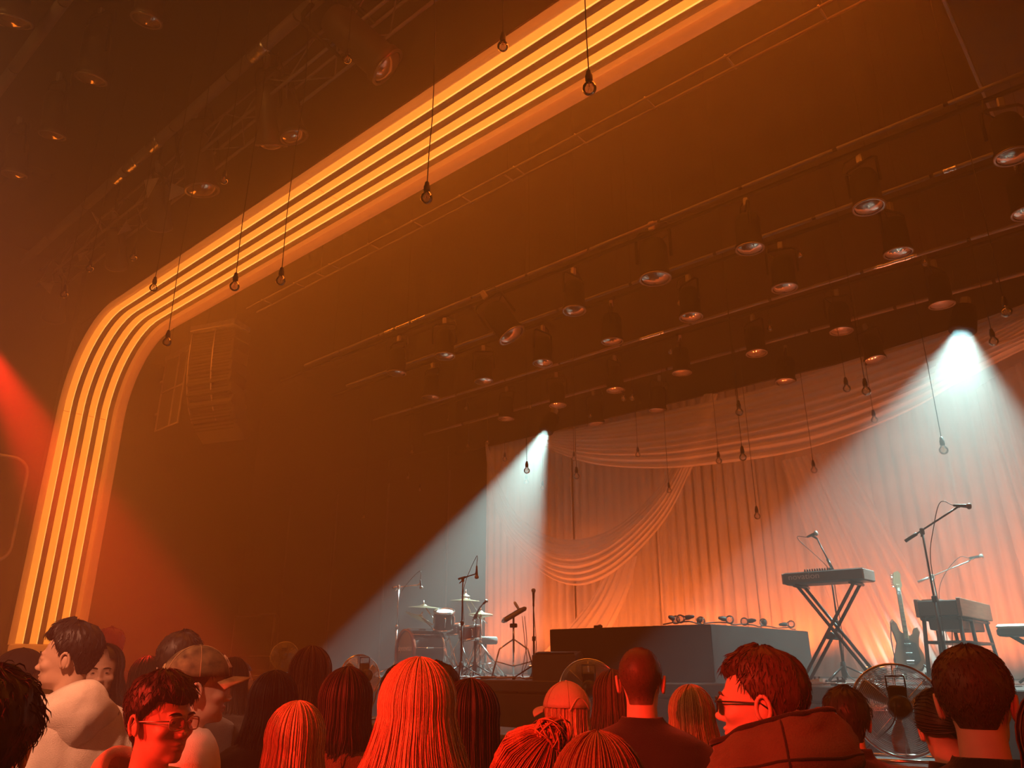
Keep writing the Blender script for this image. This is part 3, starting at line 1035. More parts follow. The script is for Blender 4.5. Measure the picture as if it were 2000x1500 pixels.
BULBS = [
    (982, 90, 20, 'clear bulb hanging high across the top run of the arch', 0.010),
    (1151, 172, 26, 'largest clear bulb, nearest the camera, hanging in front of the arch', 0.012),
    (833, 386, 23, 'clear bulb on a wavy cord just below the top run of the arch', 0.028),
    (458, 559, 18, 'clear bulb overlapping the lower light strips, first of a close pair', 0.014),
    (548, 548, 18, 'clear bulb below the arch, second of a close pair', 0.018),
    (300, 562, 14, 'small clear bulb hanging right over the bend of the arch', 0.012),
    (326, 668, 15, 'clear bulb hanging inside the bend of the arch above the metal frame', 0.016),
    (437, 352, 14, 'lone bulb beside a large spotlight can', 0.0),
    (678, 115, 16, 'bulb beside the large tilted spotlight can', 0.0),
    (260, 503, 12, 'bulb among the spotlights near the bend of the arch', 0.0),
    (175, 524, 12, 'dim bulb under the metal flags of the truss', 0.0),
    (125, 575, 12, 'lowest dim bulb beside the truss end', 0.0),
    (1807, 513, 13, 'reddish bulb under the white lit piece of the second pipe', 0.006),
    (1563, 499, 12, 'bulb between the front and second rows of lamps', 0.004),
    (1327, 592, 11, 'bulb just above a lamp of the second row', 0.004),
    (1504, 641, 12, 'bulb between the second and third rows of lamps', 0.004),
    (1310, 687, 10, 'bulb above the lamps of the third row', 0.004),
    (1218, 778, 11, 'one of two touching bulbs under the third pipe, nearer the drums', 0.003),
    (1235, 777, 11, 'one of two touching bulbs under the third pipe, nearer the keyboards', 0.003),
    (1654, 759, 14, 'slimmer of two neighbouring bulbs in front of the long swag', 0.008),
    (1692, 764, 16, 'rounder of two neighbouring bulbs in front of the long swag', 0.008),
    (1966, 609, 18, 'bulb at the edge of the picture above the second white beam', 0.012),
    (1941, 667, 15, 'short corded bulb beside the head of the second white beam', 0.006),
    (1444, 805, 15, 'upper of two bulbs hanging in line over the riser', 0.006),
    (1451, 893, 14, 'lower of two bulbs hanging in line over the riser', 0.006),
    (1404, 900, 12, 'bulb at the lower edge of the long swag above the riser', 0.008),
    (1590, 918, 12, 'bulb hanging where the diagonal curtain meets the swag', 0.008),
    (1479, 1008, 12, 'lowest bulb hanging over the drape above the riser', 0.010),
    (1307, 958, 10, 'bulb at the rim of the deep swag with a joint in its cord', 0.012),
    (1246, 888, 10, 'bulb in the middle of the long swag over the deep loop', 0.010),
    (1126, 930, 12, 'larger bulb right of the first white beam', 0.006),
    (1121, 896, 9, 'smaller bulb just behind the one right of the first white beam', 0.005),
    (1029, 919, 12, 'dark socketed bulb hanging in the first white beam', 0.006),
    (1028, 941, 10, 'pale bulb just below another inside the first white beam', 0.005),
    (1060, 953, 9, 'lowest bulb inside the first white beam', 0.010),
    (986, 897, 9, 'bulb at the edge of the drape outside the first white beam', 0.006),
    (952, 864, 9, 'bulb above the drape corner near the drums', 0.005),
    (914, 871, 8, 'small bulb in the dark next to the drape corner', 0.004),
    (911, 798, 8, 'small bulb under the second pipe toward the wing', 0.004),
    (805, 883, 8, 'upper of three faint bulbs in the dark wing', 0.004),
    (797, 933, 7, 'middle of three faint bulbs in the dark wing', 0.004),
    (820, 957, 8, 'lowest of three faint bulbs in the dark wing', 0.004),
    (1036, 795, 7, 'tiny bulb on the third pipe above the first white beam', 0.003),
    (1153, 812, 8, 'tiny bulb between the first white beam and the touching pair', 0.003),
    (875, 820, 6, 'faintest bulb under the second pipe by the wing', 0.003),
    (711, 1010, 7, 'farthest faint bulb low in the dark wing', 0.003),
    (1843, 879, 15, 'pale bulb hanging inside the second white beam', 0.012),
    (1708, 820, 12, 'pale bulb at the edge of the second white beam', 0.008),
]
for (bx, by, sz, lab, wv) in BULBS:
    bulb(bx, by, sz, lab, wv)
# ------------------------------------------------------------------ instruments and stands
M_CHROME = mat('chrome', (0.80, 0.78, 0.76), 0.16, 1.0, var=0.05)
M_BRASS = mat('cymbal_bronze', (0.80, 0.62, 0.42), 0.28, 1.0, var=0.1, scale=30)
M_SHELL = mat('glossy_black_shell', (0.07, 0.05, 0.045), 0.22, 0.6, var=0.1, spec=0.6)
M_SHELLR = mat('glossy_red_shell', (0.20, 0.05, 0.03), 0.15, var=0.1, spec=0.6)
M_HEAD = mat('white_drum_head', (0.75, 0.72, 0.68), 0.45, var=0.04)
M_HEADB = mat('black_drum_head', (0.05, 0.035, 0.032), 0.35, var=0.1)
M_STAND = mat('black_stand_tube', (0.022, 0.02, 0.02), 0.35, 0.3, var=0.15)
M_RUBBER = mat('black_rubber', (0.02, 0.02, 0.02), 0.8)
M_PRINT = mat('pale_print', (0.8, 0.62, 0.5), 0.6)


def stage_pt(x, y_floor_hint, Y):
    """point on the stage deck under pixel column x on the plane Y"""
    p = at(x, 1325, Y=Y)
    return Vector((p.x, Y, ST_Z))


def tripod(t, h_hub, spread, n=3, m=None, r=0.010, a0=0.3, name='leg', braces=True):
    for k in range(n):
        a = a0 + 2 * PI * k / n
        c, s_ = math.cos(a), math.sin(a)
        mb = MB()
        mb.tube([(0, 0, h_hub), (spread * 0.55 * c, spread * 0.55 * s_, h_hub * 0.52), (spread * c, spread * s_, 0.016)], r, 6)
        lg = mb.build(name, m, t)
        MB().lathe([(0.0, 0.0), (0.016, 0.0), (0.018, 0.02), (0.012, 0.035), (0, 0.036)], 8, Matrix.Translation((spread * c, spread * s_, 0)), cap=False).build('rubber_foot', M_RUBBER, lg)
        if braces:
            MB().tube([(0.012 * c, 0.012 * s_, h_hub * 0.28), (spread * 0.62 * c, spread * 0.62 * s_, h_hub * 0.46)], r * 0.7, 5).build('brace', m, lg)


def lettering(txt, size, m, parent, M, name='lettering', ext=0.0015, cond=1.0):
    cu = bpy.data.curves.new('letters', 'FONT')
    cu.body = txt
    cu.size = size
    cu.align_x = 'CENTER'
    cu.align_y = 'CENTER'
    cu.extrude = ext
    cu.offset = 0.0
    ob = bpy.data.objects.new('letters_tmp', cu)
    COL.objects.link(ob)
    dg = bpy.context.evaluated_depsgraph_get()
    me = bpy.data.meshes.new_from_object(ob.evaluated_get(dg))
    bpy.data.objects.remove(ob)
    for v in me.vertices:
        v.co.x *= cond
    me.transform(M)
    me.name = name
    return link(name, me, m, parent, False)


# ---- bass drum
bc = at(791, 1281, Y=7.15)
bc.z = ST_Z + 0.305
bn = Vector((-0.30, -0.95, 0)).normalized()
bd_ = thing('bass_drum', 'glossy bass drum with lettered front head at the stage edge', 'drum', (bc.x, bc.y, ST_Z), math.atan2(bn.y, bn.x) + PI / 2)
# local: front head faces -y
RB, DB = 0.285, 0.44
Ml = Matrix.Translation((0, 0, 0.305)) @ Matrix.Rotation(PI / 2, 4, 'X')   # lathe z -> -y
MB().lathe([(RB, -DB), (RB, 0.0)], 48, Ml, cap=False).build('shell', M_SHELL, bd_)
for z_ in (0.0, -DB):
    MB().lathe([(RB - 0.012, z_ - 0.022), (RB + 0.014, z_ - 0.022), (RB + 0.016, z_ + 0.022), (RB - 0.012, z_ + 0.022), (RB - 0.012, z_ - 0.022)], 48, Ml, cap=False).build('hoop', M_CHROME if z_ < 0 else M_SHELLR, bd_)
hd = MB().lathe([(0.0, 0.006), (RB - 0.05, 0.006), (RB - 0.008, 0.0)][::-1], 48, Ml, cap=False).build('front_head', M_HEADB, bd_)
MB().lathe([(0.0, -DB - 0.004), (RB - 0.008, -DB)], 48, Ml, cap=False).build('rear_head', M_HEAD, bd_)
lettering('skyenewman', 0.105, M_PRINT, hd, Matrix.Translation((0.005, -0.0085, 0.36)) @ Matrix.Rotation(PI / 2, 4, 'X'), cond=0.80)
for k in range(10):
    a = 2 * PI * k / 10 + 0.2
    c, s_ = math.cos(a), math.sin(a)
    MB().box((c * (RB + 0.014), DB / 2, 0.305 + s_ * (RB + 0.014)), (0.022, 0.10, 0.022), (0, -a, 0), 0.005).build('lug', M_CHROME, bd_, False)
    MB().tube([(c * (RB + 0.018), 0.0, 0.305 + s_ * (RB + 0.018)), (c * (RB + 0.018), DB, 0.305 + s_ * (RB + 0.018))], 0.004, 5).build('tension_rod', M_CHROME, bd_)
for sx in (-1, 1):
    MB().tube([(sx * RB * 0.85, 0.08, 0.2), (sx * 0.40, 0.02, 0.008)], 0.008, 6).build('spur', M_CHROME, bd_)


def drum(name, label, x, y, Y, rad, dep, tilt, m, legs=True, lugs=6):
    p = at(x, y, Y=Y)
    t = thing(name, label, 'drum', (p.x, p.y, ST_Z), 0.4)
    hz = p.z - ST_Z
    M = Matrix.Translation((0, 0, hz)) @ Euler(tilt).to_matrix().to_4x4()
    MB().lathe([(rad, -dep / 2), (rad, dep / 2)], 32, M, cap=False).build('shell', m, t)
    for z_ in (-dep / 2, dep / 2):
        MB().lathe([(rad + 0.001, z_ - 0.012), (rad + 0.012, z_ - 0.012), (rad + 0.012, z_ + 0.012), (rad - 0.006, z_ + 0.014), (rad - 0.006, z_ - 0.012)], 32, M, cap=False).build('hoop', M_CHROME, t)
        MB().lathe([(0.0, z_ + (0.003 if z_ > 0 else -0.003)), (rad, z_)], 32, M, cap=False).build('drum_head', M_HEAD, t)
    for k in range(lugs):
        a = 2 * PI * k / lugs
        MB().box(M @ Vector((math.cos(a) * (rad + 0.012), math.sin(a) * (rad + 0.012), 0)), (0.02, 0.02, dep * 0.55), (Euler(tilt).to_matrix().to_4x4() @ Matrix.Rotation(a, 4, 'Z')), 0.004).build('lug', M_CHROME, t, False)
    if legs:
        MB().tube([(0, rad + 0.06, 0.5 if hz > 0.6 else 0.2), (0, rad + 0.06, hz), (0, rad * 0.8, hz)], 0.009, 6).build('mount', M_CHROME, t)
        for k in range(3):
            a = PI / 2 + 2 * PI * k / 3
            MB().tube([(0, rad + 0.06, 0.5 if hz > 0.6 else 0.2), (0.27 * math.cos(a), rad + 0.06 + 0.27 * math.sin(a), 0.01)], 0.008, 6).build('leg', M_CHROME, t)
    return t


drum('rack_tom', 'dark rack tom tilted above the bass drum', 867, 1211, 7.55, 0.135, 0.23, (0.28, 0.12, 0), M_SHELL)
drum('snare_drum', 'small red shelled drum partly hidden behind the tall microphone stand', 889, 1229, 7.75, 0.125, 0.13, (0.1, 0.0, 0), M_SHELLR)
drum('floor_tom', 'red shelled tom between the tall microphone stand and the hi-hat', 918, 1237, 7.85, 0.15, 0.17, (0.05, -0.1, 0), M_SHELLR)


def cymbal_mesh(rad):
    return [(rad, 0.0), (rad * 0.92, 0.006), (rad * 0.6, 0.016), (rad * 0.28, 0.024), (rad * 0.22, 0.034), (rad * 0.12, 0.047), (0.0, 0.05)]


def cymbal(name, label, x, y, Y, rad, tilt, base=None, hats=False, m=None, spread=0.30, tail=None):
    p = at(x, y, Y=Y)
    t = thing(name, label, 'cymbal', (p.x, p.y, ST_Z), 0.5)
    hz = p.z - ST_Z
    M = Matrix.Translation((0, 0, hz)) @ Euler(tilt).to_matrix().to_4x4()
    prof = cymbal_mesh(rad)
    MB().lathe(prof + [(0.0, 0.047), (rad * 0.2, 0.031), (rad * 0.6, 0.013), (rad, 0.0)], 40, M, cap=False).build('cymbal_plate', m or M_BRASS, t)
    if hats:
        M2 = Matrix.Translation((0, 0, hz - 0.012)) @ Euler(tilt).to_matrix().to_4x4() @ Matrix.Rotation(PI, 4, 'X')
        MB().lathe(prof + [(0.0, 0.047), (rad * 0.2, 0.031), (rad, 0.0)], 40, M2, cap=False).build('cymbal_plate', m or M_BRASS, t)
    MB().lathe([(0.0, 0.0), (0.012, 0.0), (0.014, 0.015), (0.007, 0.02), (0.006, 0.05), (0, 0.05)], 10, M @ Matrix.Translation((0, 0, 0.045)), cap=False).build('wing_nut', M_CHROME, t)
    b = base or (0, 0)
    if b != (0, 0):
        MB().tube([(b[0], b[1], 0.35), (b[0], b[1], hz * 0.72)], 0.011, 8).build('post', M_CHROME, t)
        MB().tube([(b[0] * 1.35, b[1] * 1.35, hz * 0.66), (b[0], b[1], hz * 0.72), (0, 0, hz + 0.04)], 0.008, 8).build('boom', M_CHROME, t)
        MB().lathe([(0.0, -0.025), (0.022, -0.02), (0.022, 0.02), (0.0, 0.025)], 10, Matrix.Translation((b[0], b[1], hz * 0.72)), cap=False).build('joint', M_CHROME, t)
    else:
        MB().tube([(0, 0, 0.3), (0, 0, hz * 0.55)], 0.013, 8).build('post', M_CHROME, t)
        MB().tube([(0, 0, hz * 0.55), (0, 0, hz + 0.05)], 0.008, 8).build('rod', M_CHROME, t)
        MB().lathe([(0.0, -0.03), (0.022, -0.025), (0.024, 0.02), (0.0, 0.03)], 10, Matrix.Translation((0, 0, hz * 0.55)), cap=False).build('joint', M_CHROME, t)
    for k in range(3):
        a = 0.4 + 2 * PI * k / 3
        c, s_ = math.cos(a), math.sin(a)
        lg = MB().tube([(b[0], b[1], 0.42), (b[0] + spread * c, b[1] + spread * s_, 0.012)], 0.010, 6).build('leg', M_CHROME, t)
        MB().tube([(b[0], b[1], 0.16), (b[0] + spread * 0.6 * c, b[1] + spread * 0.6 * s_, 0.18)], 0.007, 5).build('brace', M_CHROME, lg)
        MB().lathe([(0.0, 0.0), (0.016, 0.0), (0.016, 0.03), (0, 0.034)], 8, Matrix.Translation((b[0] + spread * c, b[1] + spread * s_, 0)), cap=False).build('rubber_foot', M_RUBBER, lg)
    MB().tube([(b[0], b[1], 0.05), (b[0], b[1], 0.45)], 0.014, 8).build('lower_post', M_CHROME, t)
    if tail:
        MB().tube([at(*tail[0], Y=Y) - Vector((p.x, p.y, ST_Z)), at(*tail[1], Y=Y) - Vector((p.x, p.y, ST_Z))], 0.012, 6).build('stick', M_HEAD, t)
    return t


cymbal('crash_cymbal', 'bronze crash cymbal highest over the bass drum', 827, 1187, 7.35, 0.21, (0.05, 0.05, 0), (0.18, 0.18))
cymbal('crash_cymbal', 'tilted bronze crash cymbal just below the highest one', 819, 1208, 7.30, 0.21, (0.05, 0.42, 0.6), (0.22, 0.22))
cymbal('ride_cymbal', 'flat bronze ride cymbal behind the tall microphone stand', 908, 1174, 8.0, 0.215, (0.03, 0.03, 0), (0.12, 0.1))
cymbal('splash_cymbal', 'small bronze splash cymbal above the ride', 909, 1164, 8.03, 0.07, (0.05, 0.1, 0), (0.2, 0.15))
cymbal('hi_hat', 'pair of pale hi-hat cymbals on a chrome tripod stand', 939, 1200, 7.75, 0.165, (0.02, 0.03, 0), None, True, spread=0.34)

# drum stool
ts = stage_pt(948, 0, 8.2)
p = at(949, 1251, Y=8.2)
ds = thing('drum_stool', 'grey padded drum stool behind the hi-hat stand', 'stool', ts)
hz = p.z - ST_Z
MB().lathe([(0.0, -0.05), (0.15, -0.05), (0.165, -0.03), (0.165, 0.03), (0.15, 0.05), (0.0, 0.055)], 28, Matrix.Translation((0, 0, hz)), cap=False).build('cushion', mat('grey_vinyl', (0.22, 0.21, 0.2), 0.45), ds)
MB().tube([(0, 0, 0.2), (0, 0, hz - 0.05)], 0.014, 8).build('post', M_CHROME, ds)
tripod(ds, 0.32, 0.24, m=M_CHROME)


def microphone(t, tip, back, m=None, head=True, name='microphone'):
    """handheld shape from back (cable end) to tip"""
    tip, back = Vector(tip), Vector(back)
    L = (tip - back).length
    M = frame_matrix(back, tip - back)
    mb = MB()
    mb.lathe([(0.0, 0.0), (0.009, 0.0), (0.011, 0.01), (0.016, L * 0.68), (0.017, L * 0.72)], 12, M, cap=False)
    o = mb.build(name, m or M_STAND, t)
    if head:
        MB().lathe([(0.017, L * 0.72), (0.026, L * 0.80), (0.027, L * 0.88), (0.02, L * 0.97), (0.0, L)], 14, M, cap=False).build('mesh_head', M_GREY, o)
    return o


def mic_stand(label, base, pole_h, boom0=None, boom1=None, mic=None, m=None, spread=0.30, a0=0.3, round_base=False, cable=True, r=0.010):
    t = thing('microphone_stand', label, 'mic stand', base)
    m = m or M_STAND
    B = Vector(base)
    MB().tube([(0, 0, 0.03), (0, 0, pole_h * 0.55)], r * 1.25, 8).build('lower_pole', m, t)
    MB().tube([(0, 0, pole_h * 0.5), (0, 0, pole_h)], r * 0.85, 8).build('upper_pole', m, t)
    MB().lathe([(0.0, -0.03), (0.02, -0.028), (0.022, 0.02), (0.0, 0.03)], 10, Matrix.Translation((0, 0, pole_h * 0.55)), cap=False).build('clutch', m, t)
    tripod(t, 0.16, spread, m=m, a0=a0, r=0.008, braces=False)
    MB().lathe([(0.0, 0.05), (0.026, 0.05), (0.03, 0.14), (0.022, 0.19), (0, 0.2)], 10, cap=False).build('hub', m, t)
    end = Vector((0, 0, pole_h))
    if boom0 is not None:
        b0, b1 = Vector(boom0) - B, Vector(boom1) - B
        bo = MB().tube([b0, b1], r * 0.8, 8).build('boom', m, t)
        cw = (b1 - b0).normalized()
        MB().tube([b0, b0 + cw * 0.12], r * 1.5, 8).build('counterweight', m, bo)
        MB().box((0, 0, pole_h), (0.035, 0.035, 0.06), None, 0.008).build('boom_joint', m, t, False)
        MB().tube([(0.0, -0.02, pole_h - 0.02), (0.0, -0.06, pole_h - 0.05)], 0.007, 6).build('wing_screw', m, t)
        end = b1
    if mic is not None:
        a, b = Vector(mic[0]) - B, Vector(mic[1]) - B
        mo = microphone(t, a, b)
        MB().tube([end, (a * 0.4 + b * 0.6)], 0.012, 6).build('mic_clip', m, t)
        if cable:
            bd2 = (b - a).normalized()
            mid = b + bd2 * 0.10 + Vector((0, 0, 0.02))
            low = (Vector((0, 0, pole_h)) * 0.75 + end * 0.25) + Vector((0.02, -0.02, -0.03))
            pts = catmull([b, mid, low, Vector((0.03, -0.02, pole_h * 0.8)), Vector((0.025, 0.015, pole_h * 0.45)), Vector((0.03, -0.03, 0.12)), Vector((0.2, -0.15, 0.008)), Vector((0.5, 0.1, 0.008))], 40)
            MB().tube(pts, 0.0038, 5).build('cable', M_CABLE, t)
    return t


def ms(label, xb, Y, top, boom=None, mic=None, Ym=None, **k):
    """stand described in pixels: base column, top of pole, boom ends, mic tip and back"""
    pt = at(top[0], top[1], Y=Y)
    base = Vector((pt.x, Y, ST_Z))
    Ym = Ym or Y
    b0 = at(*boom[0], Y=Y) if boom else None
    b1 = at(*boom[1], Y=Ym) if boom else None
    mc = (at(*mic[0], Y=Ym), at(*mic[1], Y=Ym)) if mic else None
    return mic_stand(label, base, pt.z - ST_Z, b0, b1, mc, **k)


ms('tall black boom microphone stand in the middle of the drum kit', 902, 7.2, (904, 1132), ((896, 1131), (929, 1121)), ((931, 1131), (931, 1105)))
ms('chrome boom microphone stand reaching over the crash cymbals', 779, 7.25, (779, 1147), ((767, 1148), (816, 1143)), ((823, 1150), (821, 1132)), m=M_CHROME)
ms('short boom microphone stand leaning over the hi-hat', 930, 7.55, (929, 1204), ((925, 1207), (944, 1178)), ((951, 1172), (944, 1180)), r=0.008)
ms('straight microphone stand left of the black riser', 1043, 7.5, (1042, 1184), None, ((1042, 1149), (1042, 1180)), cable=True)

# sample pad on a chrome tripod
pp = at(1003, 1212, Y=7.6)
sp = thing('drum_pad', 'tilted electronic drum pad on a chrome tripod stand', 'drum pad', (pp.x, pp.y, ST_Z), 0)
hz = pp.z - ST_Z
Mp = Matrix.Translation((-0.02, 0.03, hz + 0.07)) @ Matrix.Rotation(R(-42), 4, 'Z') @ Matrix.Rotation(R(30), 4, 'X')
mb = MB()
mb.box((0, 0, 0), (0.36, 0.32, 0.055), None, 0.02)
mb.v = [tuple(Mp @ Vector(v)) for v in mb.v]
pad = mb.build('pad_case', mat('grey_pad_case', (0.16, 0.155, 0.15), 0.35), sp, False)
for i in range(3):
    for j in range(2):
        mb = MB()
        mb.box((-0.11 + i * 0.11, -0.07 + j * 0.12, 0.03), (0.1, 0.105, 0.008), None, 0.003)
        mb.v = [tuple(Mp @ Vector(v)) for v in mb.v]
        mb.build('pad_zone', M_RUBBER, pad, False)
mb = MB()
mb.lathe([(0.0, 0.0), (0.016, 0.0), (0.02, 0.10), (0.013, 0.12), (0, 0.125)], 10, Mp @ Matrix.Translation((-0.08, 0.10, 0.02)) @ Matrix.Rotation(-0.3, 4, 'Y'), cap=False)
mb.build('grip', M_HEAD, sp)
MB().tube([(0, 0, 0.3), (0, 0, hz + 0.04)], 0.013, 8).build('post', M_CHROME, sp)
MB().box((0, 0, hz - 0.06), (0.10, 0.05, 0.05), None, 0.01).build('clamp', M_STAND, sp, False)
for k in range(3):
    a = 0.2 + 2 * PI * k / 3
    c, s_ = math.cos(a), math.sin(a)
    lg = MB().tube([(0, 0, 0.46), (0.2 * c, 0.2 * s_, 0.34), (0.31 * c, 0.31 * s_, 0.012)], 0.010, 6).build('leg', M_CHROME, sp)
    MB().tube([(0, 0, 0.14), (0.26 * c, 0.26 * s_, 0.2)], 0.008, 5).build('brace', M_CHROME, lg)
for k in range(2):
    MB().tube(catmull([(0.1 + 0.04 * k, 0.05, hz + 0.05), (0.16 + 0.03 * k, 0.03, hz * 0.6), (0.2 - 0.05 * k, 0.02, 0.2), (0.25, -0.1, 0.008), (0.5, 0.1, 0.008)], 24), 0.004, 5).build('cable', M_CABLE, sp)

# ---- floor clutter by the drums: cables
for k, (x0_, x1_, Y_, lab) in enumerate([(860, 960, 7.02, 'tangle of cables lying at the stage edge before the drums'), (940, 1060, 7.05, 'second tangle of cables at the stage edge under the drum pad')]):
    a, b = at(x0_, 1325, Y=Y_), at(x1_, 1325, Y=Y_)
    pts = []
    for i in range(60):
        u = i / 59
        pts.append((a.x + (b.x - a.x) * u + 0.09 * math.sin(u * 37 + k), Y_ + 0.16 + 0.13 * math.sin(u * 29 + k * 2), ST_Z + 0.012 + 0.012 * abs(math.sin(u * 21))))
    o = MB().tube(catmull(pts, 200), 0.009, 6).build('cable_tangle', mat('grey_cable', (0.30, 0.27, 0.25), 0.35), None)
    tag(o, lab, 'cable')

# ---- stage monitor left of the riser
mp = stage_pt(1068, 0, 6.98)
mo = thing('stage_monitor', 'dark wedge monitor at the stage edge beside the riser', 'loudspeaker', (mp.x + 0.1, ST_Y + 0.25, ST_Z), R(5))
MB().prism([(-0.2, 0.0), (0.2, 0.0), (0.2, 0.06), (-0.08, 0.30), (-0.2, 0.26)], -0.28, 0.28, Matrix.Rotation(PI / 2, 4, 'Z')).build('cabinet', M_SPK, mo, False)
MB().box((0, -0.07, 0.185), (0.5, 0.30, 0.008), (-0.71, 0, 0), 0).build('grille', M_FIX, mo, False)

# ---- first keyboard on X stand
KY = 7.5
ka, kb = at(1530, 1130, Y=KY), at(1684, 1123, Y=KY)
kz = (at(1530, 1141, Y=KY).z + at(1684, 1134, Y=KY).z) / 2
KL, KD, KH = (kb.x - ka.x), 0.31, 0.085
kt = thing('synth_keyboard', 'black synthesizer on a crossed stand with its back to the audience', 'keyboard', ((ka.x + kb.x) / 2, KY, ST_Z))
k0 = kz - ST_Z
bodyM = mat('black_synth_case', (0.035, 0.035, 0.036), 0.4, var=0.1, bump=0.1)
MB().prism([(0.0, 0.015), (0.0, KH + 0.015), (0.05, KH + 0.03), (0.16, KH + 0.01), (KD, 0.065), (KD, 0.0), (0.06, 0.0)], -KL / 2, KL / 2,
           Matrix.Translation((0, 0, k0)) @ Matrix(((0, 1, 0, 0), (1, 0, 0, 0), (0, 0, 1, 0), (0, 0, 0, 1)))).build('case', bodyM, kt, False)
for sx in (-1, 1):
    MB().box((sx * (KL / 2 + 0.008), KD / 2, k0 + 0.055), (0.016, KD + 0.01, 0.10), None, 0.006).build('end_cheek', M_GREY, kt, False)
lettering('novation', 0.075, mat('grey_print', (0.55, 0.5, 0.48), 0.5), kt, Matrix.Translation((-KL / 2 + 0.20, -0.002, k0 + 0.065)) @ Matrix.Rotation(PI / 2, 4, 'X'), cond=1.15)
for k in range(11):
    MB().lathe([(0.0, 0.0), (0.009, 0.0), (0.008, 0.022), (0.0, 0.024)], 8, Matrix.Translation((-KL / 2 + 0.20 + k * 0.024, 0.05, k0 + KH + 0.028)), cap=False).build('knob', M_STAND, kt)
wk = mat('white_keys', (0.7, 0.68, 0.65), 0.35)
nk = 29
for k in range(nk):
    kx = -KL / 2 + 0.06 + (KL - 0.1) * k / nk
    MB().box((kx + 0.014, KD - 0.072, k0 + 0.078), ((KL - 0.1) / nk - 0.0015, 0.14, 0.014), (-0.12, 0, 0)).build('white_key', wk, kt, False)
    if k % 7 in (0, 1, 3, 4, 5):
        MB().box((kx + 0.014 + (KL - 0.1) / nk / 2, KD - 0.10, k0 + 0.093), (0.012, 0.08, 0.014), (-0.12, 0, 0)).build('black_key', M_RUBBER, kt, False)
xs = thing('keyboard_stand', 'black crossed legs stand under the synthesizer', 'stand', ((ka.x + kb.x) / 2, KY, ST_Z))
for yy in (0.06, 0.24):
    for sg in (-1, 1):
        lg = MB().tube([(sg * 0.26, yy, k0 - 0.02), (-sg * 0.33, yy + 0.02 * sg, 0.03)], 0.016, 8).build('leg', M_STAND, xs)
for sg in (-1, 1):
    MB().tube([(sg * 0.26, -0.03, k0 - 0.015), (sg * 0.26, 0.33, k0 - 0.015)], 0.016, 8).build('support_arm', M_STAND, xs)
    MB().tube([(sg * 0.33, -0.05, 0.022), (sg * 0.33, 0.38, 0.022)], 0.016, 8).build('foot_bar', M_STAND, xs)
MB().lathe([(0.0, -0.12), (0.035, -0.12), (0.035, 0.12), (0.0, 0.12)], 12, Matrix.Translation((-0.02, 0.15, k0 * 0.47)) @ Matrix.Rotation(PI / 2, 4, 'X'), cap=False).build('pivot', M_STAND, xs)
ms('boom microphone stand rising from behind the synthesizer', 1622, 7.95, (1623, 1125), ((1627, 1114), (1596, 1052)), ((1597, 1040), (1576, 1049)), m=M_STAND)

# ---- second keyboard, long side to the wings, on a table stand
qa = at(1793, 1205, Y=7.9)
qb = at(1877, 1205, Y=7.9)
q0 = qa.z - ST_Z
qw, qd = qb.x - qa.x, 1.25
QX = (qa.x + qb.x) / 2
k2 = thing('stage_piano', 'long wooden sided stage piano turned end-on to the audience', 'keyboard', (QX, 7.9, ST_Z))
MB().box((0, qd / 2, q0 + 0.07), (qw - 0.03, qd, 0.135), None, 0.008).build('case', bodyM, k2, False)
woodM = mat('brown_wood_side', (0.26, 0.14, 0.09), 0.5, var=0.3, scale=4, stretch=(14, 1, 14))
for sx in (-1, 1):
    MB().box((sx * qw / 2, qd / 2, q0 + 0.075), (0.03, qd + 0.01, 0.16), None, 0.006).build('wood_side', woodM, k2, False)
MB().box((0, qd / 2, q0 - 0.055), (qw * 0.72, qd * 0.8, 0.11), None, 0.008).build('under_tray', bodyM, k2, False)
for k in range(36):
    MB().box((-qw / 2 + 0.11, 0.08 + k * (qd - 0.16) / 36, q0 + 0.146), (0.15, (qd - 0.16) / 36 - 0.002, 0.016)).build('white_key', wk, k2, False)
s2 = thing('piano_stand', 'black table stand with splayed legs and a cross bar under the stage piano', 'stand', (QX, 7.9, ST_Z))
for sx in (-1, 1):
    for yy, sp_ in ((0.08, -0.12), (0.50, 0.0), (qd - 0.12, 0.22)):
        MB().tube([(sx * qw * 0.42, yy, q0 - 0.0), (sx * (qw * 0.46), yy + sp_, 0.02)], 0.018, 6).build('leg', M_STAND, s2)
    MB().tube([(sx * qw * 0.44, 0.02, q0 * 0.62), (sx * qw * 0.44, qd, q0 * 0.62)], 0.014, 6).build('side_bar', M_STAND, s2)
    MB().tube([(sx * qw * 0.42, 0.0, q0 - 0.018), (sx * qw * 0.42, qd, q0 - 0.018)], 0.016, 6).build('top_rail', M_STAND, s2)
for yy in (0.02, qd):
    MB().tube([(-qw * 0.44, yy, q0 * 0.62), (qw * 0.44, yy, q0 * 0.62)], 0.014, 6).build('cross_bar', M_STAND, s2)
for k in range(3):
    MB().tube(catmull([(-0.05 + 0.07 * k, 0.3, q0 - 0.1), (-0.08 + 0.08 * k, 0.28, q0 * 0.5), (-0.02 + 0.05 * k, 0.25, 0.05), (0.2, 0.1, 0.01)], 16), 0.004, 5).build('cable', M_CABLE, s2)

ms('tall boom microphone stand in front of the stage piano', 1850, 7.55, (1801, 1038), ((1768, 1057), (1871, 990)), ((1898, 989), (1862, 987)), spread=0.34)
ms('grey hazy boom microphone stand behind the stage piano', 1830, 9.6, (1822, 1127), ((1793, 1137), (1893, 1096)), ((1921, 1086), (1893, 1090)), m=M_GREY)

